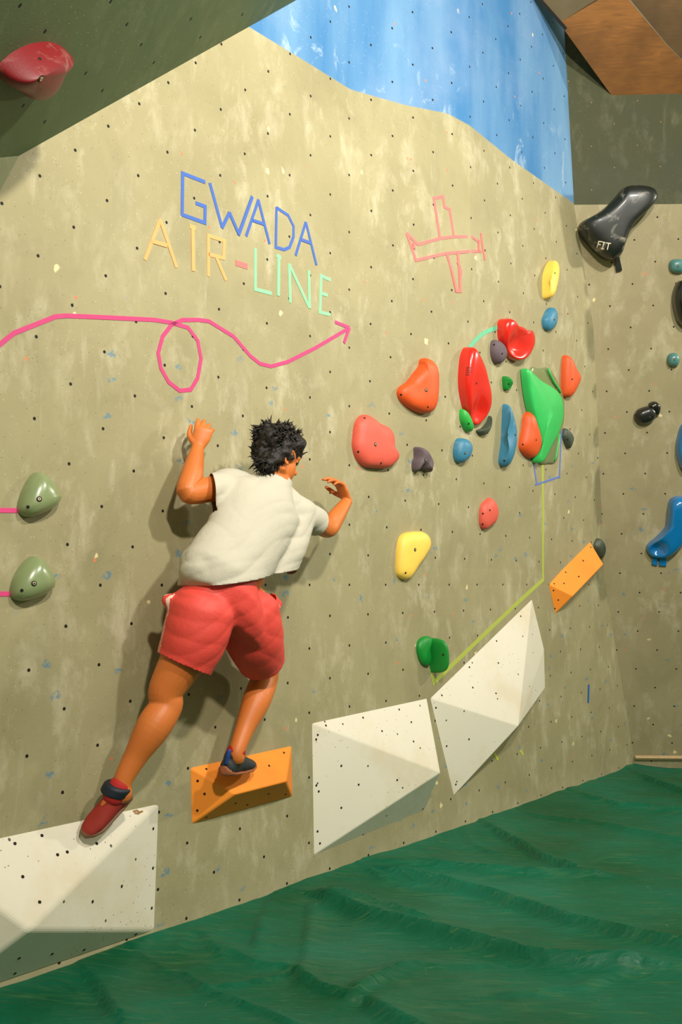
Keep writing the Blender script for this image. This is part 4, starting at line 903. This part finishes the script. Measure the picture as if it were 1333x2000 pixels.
for _ in range(1700):
    p, nr = random.choice(vs_)
    rel = p - HC
    tg = Vector((noise.noise(p * 9), noise.noise(p * 9 + Vector((5, 0, 0))), noise.noise(p * 9 + Vector((0, 7, 0))))) * 2.4; d = (nr * 0.02 + tg * 1.3 + Vector([random.uniform(-1, 1) for _ in range(3)]) * 0.35 - UD * 0.25).normalized(); g = Vector([random.uniform(-1, 1) for _ in range(3)]); L = random.uniform(0.025, 0.055); r = random.uniform(0.004, 0.008)
    P = [p - nr * 0.008]; 
    for s in range(4): d = (d + g * 0.35 - ZD * 0.12).normalized(); P.append(P[-1] + d * L / 4)
    if any((q_ - (HC + HF * 0.07 - HU * 0.03)).length < 0.05 for q_ in P): continue
    base = len(vv); x = d.orthogonal().normalized(); y = d.cross(x)
    for i, q_ in enumerate(P[:-1]):
        rr_ = r * (1 - i / 5)
        for k in range(3): a = 2 * pi * k / 3; vv.append(PI_ @ (q_ + x * cos(a) * rr_ + y * sin(a) * rr_))
    vv.append(PI_ @ P[-1])
    for i in range(3):
        for k in range(3): fs.append((base + i * 3 + k, base + i * 3 + (k + 1) % 3, base + i * 3 + 3 + (k + 1) % 3, base + i * 3 + 3 + k))
    for k in range(3): fs.append((base + 9 + k, base + 9 + (k + 1) % 3, base + 12))
mk('curls', vv, fs, HAIR, parent=hair, smooth=True)
# ---- climbing shoes
def shoe(heel, toe, upv, mu, mrub, mstrap, ankle, msock, label, L=0.25):
    f = (toe - heel).normalized(); u = (upv - f * upv.dot(f)).normalized(); s = f.cross(u); Ln = (toe - heel).length
    at = lambda t, x=0, h=0: heel + f * Ln * t + s * x + u * h
    up_ = voxel('climbing_shoe', [loft([(at(-0.02, 0, .035), s * .020, u * .024), (at(0.04, 0, .034), s * .032, u * .036), (at(0.2, 0, .040), s * .036, u * .045), (at(0.36, 0, .040), s * .037, u * .045), (at(.55, 0, .032), s * .042, u * .034), (at(.75, 0, .024), s * .044, u * .025), (at(.92, 0, .018), s * .034, u * .018), (at(1.0, 0, .015), s * .016, u * .011)], 20),
        limb([at(0.18, 0, .05), at(0.18, 0, .05).lerp(ankle, 0.75)], [0.040, 0.040], K=18)], 0.004, 5, PM)
    sh = put('climbing_shoe', up_, mu, person); sh['label'] = label
    sole = voxel('rubber_sole', [loft([(at(-0.045, 0, .022), s * .014, u * .018), (at(0.0, 0, .018), s * .032, u * .021), (at(0.2, 0, .008), s * .036, u * .011), (at(.5, 0, .004), s * .042, u * .009), (at(.75, 0, .006), s * .048, u * .012), (at(.92, 0, .012), s * .038, u * .018), (at(1.03, 0, .013), s * .016, u * .013)], 20)], 0.0035, 4, PM)
    o = put('rubber_sole', sole, mrub, sh)
    st = voxel('strap', [limb([at(0.30 + .1, -.034, .03), at(.36, -.02, .072), at(.34, .0, .082), at(.36, .02, .072), at(.40, .036, .03)], [0.006, .009, .010, .009, .006], K=12, side=f, flat=0.5)], 0.003, 2, PM)
    put('strap', st, mstrap, sh)
    pt = voxel('pull_tab', [limb([at(-0.03, 0, .05), at(-0.05, 0, .085), at(-0.06, 0, .105)], [0.007, .009, .008], K=10)], 0.003, 1, PM)
    put('pull_tab', pt, plain('blue_webbing', (24, 70, 150), 0.7), sh)
    a0 = at(0.2, 0, .075); ax = (ankle - a0).normalized()
    sk = voxel('sock', [limb([a0 - ax * 0.02, a0.lerp(ankle, 0.35), a0.lerp(ankle, 0.35) + ax * 0.016], [0.0405, 0.0405, 0.0405], K=20)], 0.004, 2, PM)
    o = put('sock', sk, msock, person)
    return sh
REDS = plain('brick_red_suede', (150, 36, 26), 0.7, 0.2); DRK = plain('charcoal_suede', (44, 48, 50), 0.7, 0.2); RUBB = plain('brown_rubber', (112, 78, 52), 0.6, 0.2); STR = plain('navy_strap', (16, 26, 40), 0.6)
SRED = plain('red_sock', (176, 30, 28), 0.8)
SHL = shoe(W(252, 1556, 0.1), W(166, 1634, 0.06), (-UD * 0.75 + ZD * 0.45 + ND * 0.25), REDS, RUBB, STR, J['La'], SRED, 'brick red climbing shoe in mid air with a dark strap')
ax_ = (J['La'] - W(215, 1568, 0.1)).normalized(); c0_ = W(227, 1541, 0.118); sx = ax_.cross(ND).normalized(); sy = ax_.cross(sx)
sx2 = (sx * 0.98 + ax_ * 0.25 * (1 if (sx.x > 0) else -1)).normalized()
bd_ = voxel('ankle_strap', [loft([(c0_ + ax_ * h, sx2 * r, sy * r) for h, r in ((-0.024, .044), (-0.016, .052), (0.012, .053), (0.020, .046))], 24)], 0.004, 2, PM)
put('ankle_strap', bd_, STR, SHL)
shoe(RH_ - ZD * 0.035, RT - ZD * 0.0, (ZD * 0.95 + ND * 0.3), DRK, plain('rust_rubber', (150, 84, 50), 0.6, 0.2), STR, J['Ra'], SRED, 'charcoal climbing shoe standing on the orange volume')
